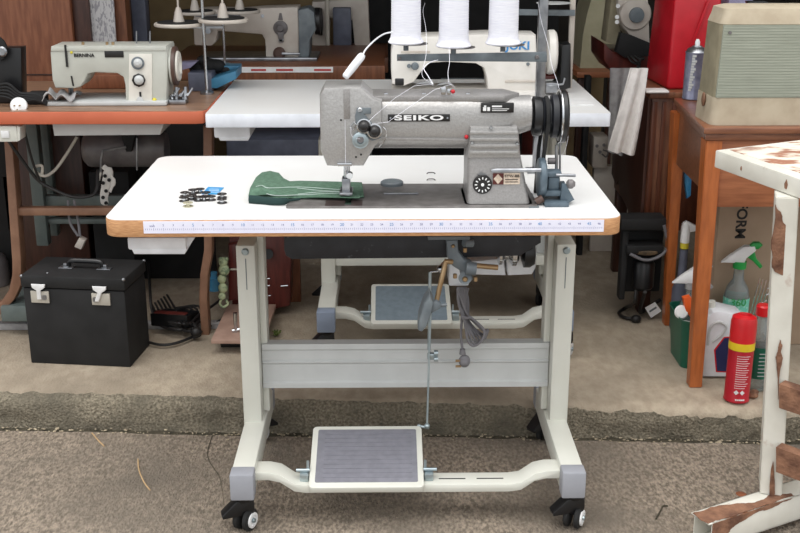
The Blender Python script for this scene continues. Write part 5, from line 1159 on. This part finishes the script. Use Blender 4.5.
# tall white/yellow bottle behind
c = PZ(680, 318, S); mb = MB(); q0 = PY(684.5, 244, 1.0); 
bt_ = thing('bottle', 'white bottle with a yellow collar between the wooden legs', 'bottle', (q0.x, 1.0, S))
mb.lathe((q0.x, 1.0, S+.0005), (0, 0, 1), [(.024, 0), (.026, .01), (.026, .13), (.013, .17), (.012, PY(684, 249, 1.0).z-S)], 24); mb.build('body', 'bluegrey', bt_)
mb = MB(); z_ = PY(684, 248, 1.0).z; mb.lathe((q0.x, 1.0, z_), (0, 0, 1), [(.013, 0), (.013, .018)], 20); mb.build('collar', 'yellowish', bt_)
mb = MB(); mb.lathe((q0.x, 1.0, z_+.018), (0, 0, 1), [(.014, 0), (.014, .05), (.010, .062)], 20); mb.prism([(q0.x-.005, z_+.05), (q0.x+.035, z_+.055), (q0.x+.035, z_+.068), (q0.x, z_+.085), (q0.x-.012, z_+.075)], 'xz', .99, 1.01, .003); mb.build('spout', 'white', bt_)
mb = MB(); mb.pprism([(684, 168), (688, 166), (692, 176), (691, 196), (687, 199), (685, 186)], 1.0, .02, .004); tag(mb.build('bag', 'blue'), 'small bright blue bag hanging between the wooden table legs', 'bag')
# white jug
jg = thing('jug', 'white plastic detergent jug with a navy label on the slab', 'jug', (PZ(720, 380, S).x, .64, S))
YG = PZ(716, 379, S).y
mb = MB(); mb.pprism([(703.5, 378), (704, 330), (706, 318), (713, 312), (722, 311), (735, 314), (744, 316), (744, 378)], YG, .09, .012); mb.build('body', 'whiteplastic', jg)
mb = MB(); mb.pprism([(716, 372), (714, 350), (724, 337), (744, 336), (744, 373)], YG-.0012, .004); lb = mb.build('label', 'redcap', jg, 'navy label with red rim')
mb = MB(); mb.pprism([(717.2, 371), (715.5, 350.5), (724.7, 338.2), (744, 337.2), (744, 372)], YG-.002, .004); l2 = mb.build('label_panel', 'navylabel', lb)
mb = MB(); mb.tube([PY(708, 345, YG-.001), PY(710, 328, YG-.001), PY(718, 322, YG-.001), PY(726, 326, YG-.001), PY(722, 334, YG-.001), PY(712, 342, YG-.001)], .004, 8, 4); mb.build('grip', 'greypanel', jg)
mb = MB(); mb.cyl(PY(711, 313, YG+.04), PY(711, 301, YG+.04), .012); mb.build('neck', 'cream', jg)
# clear bottle with red cap
c = PZ(762, 390, S); kb = thing('bottle', 'clear round bottle with a red screw cap behind the red spray can', 'bottle', (c.x, c.y+.02, S))
cy_ = c.y+.02; hh = PY(757, 314, cy_).z-S; rr = .036; cxx = PY(759.5, 350, cy_).x
mb = MB(); mb.lathe((cxx, cy_, S+.0005), (0, 0, 1), [(rr*.85, 0), (rr, .008), (rr, hh*.70), (rr*.9, hh*.82), (rr*.5, hh*.95), (rr*.5, hh)], 28); b_ = mb.build('body', 'clear', kb)
mb = MB(); mb.lathe((cxx, cy_, S+hh*.18), (0, 0, 1), [(rr+.0006, 0), (rr+.0006, hh*.42)], 28, False); lb = mb.build('label', 'tubgreen', b_)
mb = MB()
for k in range(7): mb.box(cxx-.012, cxx+.010-.003*(k % 2), cy_-rr-.0014, cy_-rr-.0005, S+hh*(.22+.05*k), S+hh*(.22+.05*k)+.002)
mb.build('label_print', 'greypanel', lb)
mb = MB(); mb.lathe((cxx, cy_, S+hh-.002), (0, 0, 1), [(rr*.56, 0), (rr*.56, .024), (rr*.45, .028)], 24); mb.build('cap', 'redcap', kb)
# red spray can, tilted slightly
c = PZ(739, 405, S); rc_ = thing('spray_can', 'red aerosol can with a yellow band standing on the slab edge', 'spray can', (c.x, c.y+.03, S))
cy_ = c.y+.03; top = PY(746, 315, cy_); r2 = (PY(752.5, 370, cy_).x-PY(727, 370, cy_).x)/2
ax = Vector((top.x-PY(735.5, 403, cy_).x, .01, top.z-S)); Lh = ax.length; base = Vector((PY(736, 400, cy_).x, cy_, S+.002)); ax.normalize()
mb = MB(); mb.lathe(base, ax, [(r2*.92, 0), (r2, .003), (r2, .005), (r2*.96, .008), (r2*.96, Lh*.60), (r2*.92, Lh*.62)], 36); body = mb.build('body', 'redcan', rc_)
mb = MB(); mb.lathe(base+ax*Lh*.60, ax, [(r2*1.0, 0), (r2*1.0, Lh*.085)], 36); mb.build('band', 'yellow', rc_, 'bright yellow band')
mb = MB(); mb.lathe(base+ax*Lh*.685, ax, [(r2*.99, 0), (r2*.99, Lh*.22), (r2*.9, Lh*.275), (r2*.55, Lh*.30), (r2*.5, Lh*.27)], 36); mb.build('cap', 'redcap', rc_)
mb = MB(); q = Vector((0, 0, 1)).rotation_difference(ax).to_matrix().to_4x4()
for k in range(15):
    z = Lh*(.18+.026*k); n_ = 5
    for j in range(7+k % 3):
        a = math.radians(-90-30+j*7); m_ = Matrix.Translation(base) @ q @ Matrix.Translation((r2*.965*math.cos(a), r2*.965*math.sin(a), z)) @ Matrix.Rotation(a, 4, 'Z'); mb.box(-.0005, .0006, -.0015, .0015, -.0007, .0007, 0, m_)
for a, z in ((-118, .12), ):
    pass
def dia(angd, z, s_):
    a = math.radians(angd); m_ = Matrix.Translation(base) @ q @ Matrix.Translation((r2*.965*math.cos(a), r2*.965*math.sin(a), z)) @ Matrix.Rotation(a, 4, 'Z') @ Matrix.Rotation(PI/4, 4, 'X'); mb.box(-.0008, .0012, -s_, s_, -s_, s_, 0, m_)
dia(-112, Lh*.13, .0045); dia(-85, Lh*.13, .0045)
for a0 in range(5):
    a = math.radians(-110+a0*9); m_ = Matrix.Translation(base) @ q @ Matrix.Translation((r2*.965*math.cos(a), r2*.965*math.sin(a), Lh*.045)) @ Matrix.Rotation(a, 4, 'Z'); mb.box(-.0005, .0008, -.002, .002, -.002, .002, 0, m_)
mb.build('label_print', 'white', body)
# coarse crate weave behind (grey mesh basket)
mb = MB(); YM = .80
for k in range(9):
    mb.tube([PY(742+k*3.2, 345, YM), PY(760+k*3.2, 278+k, YM)], .0016, 5); mb.tube([PY(742+k*3.2, 345-k*7, YM+.002), PY(786, 345-k*7-12, YM+.002)], .0016, 5)
tag(mb.build('wire_rack', 'chrome'), 'shiny wire rack behind the red-capped bottle', 'rack')
# dark vacuum-like machine in the shade
vc = thing('motor', 'dusty black motor unit with cables in front of the dark cabinet', 'motor', (PZ(642, 305, S).x, 1.12, S))
Yv2 = 1.02
def vy(px, py, d=0): return PY(px, py, Yv2+d)
mb = MB(); mb.pbox(621, 219, 667, 231, Yv2, .08, .006); mb.pbox(621, 231, 627, 300, Yv2+.02, .04, .004); mb.pbox(627, 246, 664, 254, Yv2, .07, .004); mb.pbox(625, 231, 662, 292, Yv2+.075, .05, .006); mb.build('frame', 'blackmatte', vc)
a = vy(643, 290, .03); mb = MB(); mb.lathe((a.x, Yv2+.04, vy(643, 292).z), (0, 0, 1), [(.028, 0), (.033, .006), (.033, .08), (.026, .09)], 28); mb.build('motor_drum', 'blackplastic', vc)
mb = MB(); mb.lathe((a.x, Yv2+.04, vy(643, 253).z-.012), (0, 0, 1), [(.03, 0), (.048, .008), (.05, .016), (.03, .022)], 28); mb.build('dust_ring', 'dust', vc)
mb = MB(); mb.tube([vy(636, 290), vy(634, 303), PZ(625, 308, S+.01), PZ(619, 313, S+.008), PZ(626, 318, S+.008), PZ(634, 318, S+.01)], .0055, 8, 5); mb.tube([vy(645, 292), PZ(640, 312, S+.02), PZ(650, 306, S+.02), PZ(660, 300, S+.03)], .006, 8, 5)
mb.ball(PZ(636, 319, S+.012), .017, (1, .8, .8)); mb.build('cord', 'cableblack', vc)
mb = MB(); mb.tube([vy(664, 225), vy(668, 245), vy(660, 256), vy(645, 260), vy(630, 254)], .005, 8, 5); mb.build('hose', 'cable', vc)
ytg = PZ(652, 320, S).y; mb = MB(); mb.pprism([(645, 308), (655, 302), (661.5, 311), (651, 318)], ytg, .002); tg = mb.build('tag', 'white', vc, 'white paper tag')
mb = MB(); mb.pprism([(649, 311), (656, 306.5), (657, 308), (650, 312.5)], ytg-.0006, .001); mb.build('tag_print', 'castgrey', tg)
# ================================================================== RUSTY WHITE FRAME, RIGHT FOREGROUND
rf = thing('steel_bench', 'white painted rusty steel bench at the right edge', 'bench', (.95, .08, 0))
cA = PZ(763, 503, 0)
# leg
YL = PZ(772, 494, .084).y
lx0 = PY(762, 495, YL).x; lx1 = PY(786, 495, YL).x
zTL = PY(790, 197, YL).z
a = PY(776, 200, YL).x
mb = MB(); zf0 = .085
mb.loft([[Vector((PY(760, 492, YL).x, YL, zf0)), Vector((PY(780, 492, YL).x, YL-.012, zf0)), Vector((PY(790, 492, YL).x, YL+.055, zf0)), Vector((PY(769, 492, YL).x, YL+.07, zf0))],
         [Vector((PY(776, 197, YL).x, YL, zTL)), Vector((PY(797, 197, YL).x, YL-.012, zTL)), Vector((PY(806, 197, YL).x, YL+.055, zTL)), Vector((PY(786, 197, YL).x, YL+.07, zTL))]])
bmesh.ops.bevel(mb.bm, geom=mb.bm.edges[:], offset=.002, segments=2, affect='EDGES'); lg = mb.build('leg', 'whitepaint', rf)
mb = MB(); mb.pprism(jag([(776, 205), (781, 212), (783, 222), (789, 228), (788, 242), (786, 256), (788, 268), (786, 276), (779, 274), (772.5, 268), (772, 250), (774, 232)], 1.2, 2), YL-.006, .006, .0008)
mb.build('rust_patch', 'rust', lg, 'large bare rusty patch')
mb = MB(); mb.pprism(jag([(780.5, 340), (782.5, 345), (781, 352), (783, 358), (780, 372), (778.5, 400), (777.5, 372), (776, 358), (778.5, 350)], .5, 2), YL-.013, .004, .0005)
mb.build('rust_patch', 'rust', lg)
mb = MB(); mb.pprism([(771.5, 470), (773.5, 462), (775, 485), (775, 500), (770, 502), (770, 486)], YL-.013, .004, .0005)
mb.build('rust_patch', 'rust', lg, 'bare rusty patch')
# foot beam, square tube, diagonal
e0 = PZ(700, 533, 0); 
P0 = Vector((PZ(690, 530, .0).x+.012, PZ(695, 533, 0).y+.02, 0)); d0 = Vector((1.0, .52, 0))
q0_, q1_ = PZ(697, 514, .085), PZ(795, 483, .085)
dv = (q1_-q0_); dv.z = 0; dv.normalize(); nv = Vector((-dv.y, dv.x, 0))
o0 = Vector((PZ(704, 533, .0).x, PZ(704, 533, .0).y, 0))
A_ = PZ(691, 514, .080); A_.z = 0
mw = Matrix.Translation(A_) @ Matrix.Rotation(math.atan2(dv.y, dv.x), 4, 'Z')
mb = MB(); t_ = .003; Lb = .75; wb = .055; hb = .062; zb0 = .022
mb.box(0, Lb, -wb, 0, zb0+hb-t_, zb0+hb, .0008, mw); mb.box(.01, Lb, -wb, -wb+t_, zb0, zb0+hb, .0008, mw); mb.box(.01, Lb, -t_, 0, zb0, zb0+hb, .0008, mw); mb.box(.01, Lb, -wb, 0, zb0, zb0+t_, 0, mw)
mb.box(.02, .06, -wb+.01, -.01, 0, zb0, .002, mw); mb.box(Lb-.1, Lb-.04, -wb+.01, -.01, 0, zb0, .002, mw)
fb_ = mb.build('foot_beam', 'whitepaint', rf)
mb = MB(); zr_ = zb0+hb+.0004
mb.prism(jag([(0, -wb+.002), (.05, -wb+.002), (.11, -wb+.003), (.17, -wb+.002), (.25, -wb+.003), (.25, -wb*.75), (.2, -wb*.45), (.15, -wb*.62), (.10, -wb*.3), (.05, -.004), (0, -.004)], .004), 'xy', zr_-.0004, zr_+.0008, 0, mw)
mb.prism(jag([(.011, zr_-.002), (.24, zr_-.002), (.18, zr_-.010), (.12, zr_-.012), (.07, zr_-.026), (.045, zr_-.045), (.03, zr_-.058), (.011, zr_-.058)], .0035, 3, 5), 'xz', -wb-.0014, -wb, 0, mw)
mb.build('rust_patch', 'rust', fb_, 'rusted beam end')
# rusty cross bars running towards the right
for (x0_, y0_, y1_, nm) in ((779, 384, 408, 0), (776, 447, 472, 1)):
    a = PY(x0_, y0_, YL-.03); b = PY(x0_, y1_, YL-.03); dvec = Vector((.22, -.10 if nm == 0 else -.12, -.045))
    mb = MB(); w_ = .02
    R0 = [a, b, b+Vector((w_, .02, 0)), a+Vector((w_, .02, 0))]; mb.loft([R0, [p+dvec*1.4 for p in R0]]); mb.build('crossbar', 'rust', rf, 'rusty steel cross bar')
# bench top
zl3 = zTL+.001; zt3 = zl3+.040
def tz(px, py): return PZ(px, py, zt3)
c0 = tz(716, 150); c1 = tz(806, 181)
dirf = (c1-c0); dirf.normalize()
c2 = c0+dirf*.9; c3 = c0+(tz(806, 139)-c0)*2.2
mb = MB(); mb.prism([(c0.x, c0.y), (c2.x, c2.y), (c3.x, c3.y)], 'xy', zl3, zt3, .003); tt = mb.build('benchtop', 'whitepaint', rf)
mb = MB(); mb.prism([(c0.x+.03, c0.y+.000), (c2.x+.03, c2.y+.05), (c3.x, c3.y-.006)], 'xy', zt3, zt3+.0012); mb.build('worn_surface', 'rusttop', tt, 'flaking rusty painted surface')
nrmv = Vector((dirf.y, -dirf.x, 0))
mb = MB()
for u, sz in ((.115, 1), (.045, .5), (.19, .4)):
    c = c0+dirf*u*2.2+nrmv*.0006; z = (zt3+zl3)/2; m_ = Matrix.Translation((c.x, c.y, z)) @ Matrix.Rotation(math.atan2(dirf.y, dirf.x), 4, 'Z')
    mb.prism([(-.005*sz, 0), (0, .010*sz), (.005*sz, 0), (.003*sz, -.010*sz), (-.003*sz, -.009*sz)], 'xz', -.0008, .0004, 0, m_)
mb.build('rust_spot', 'rust', tt)
# ------------------------------------------------------------------ light
w = bpy.data.worlds.new('sky'); SC.world = w; w.use_nodes = True
nt = w.node_tree; bg = nt.nodes['Background']
tcw = nt.nodes.new('ShaderNodeTexCoord'); sx_ = nt.nodes.new('ShaderNodeSeparateXYZ'); nt.links.new(tcw.outputs['Generated'], sx_.inputs[0])
rw = nt.nodes.new('ShaderNodeValToRGB'); rw.color_ramp.elements[0].position = .0; rw.color_ramp.elements[0].color = (.30, .30, .29, 1); rw.color_ramp.elements[1].position = 1; rw.color_ramp.elements[1].color = (1, 1, 1, 1)
e_ = rw.color_ramp.elements.new(.08); e_.color = (.46, .48, .5, 1)
nt.links.new(sx_.outputs['Z'], rw.inputs['Fac']); nt.links.new(rw.outputs['Color'], bg.inputs['Color']); bg.inputs['Strength'].default_value = 1.75
sl = bpy.data.lights.new('sun', 'SUN'); sl.energy = 1.3; sl.angle = math.radians(50); sl.color = (1, .98, .94)
so_ = bpy.data.objects.new('sun', sl); COL.objects.link(so_); so_.rotation_euler = (math.radians(14), math.radians(-8), 0)
SC.view_settings.view_transform = 'Standard'; SC.view_settings.look = 'None'; SC.view_settings.gamma = 1
SC.view_settings.use_curve_mapping = False; SC.view_settings.exposure = .3
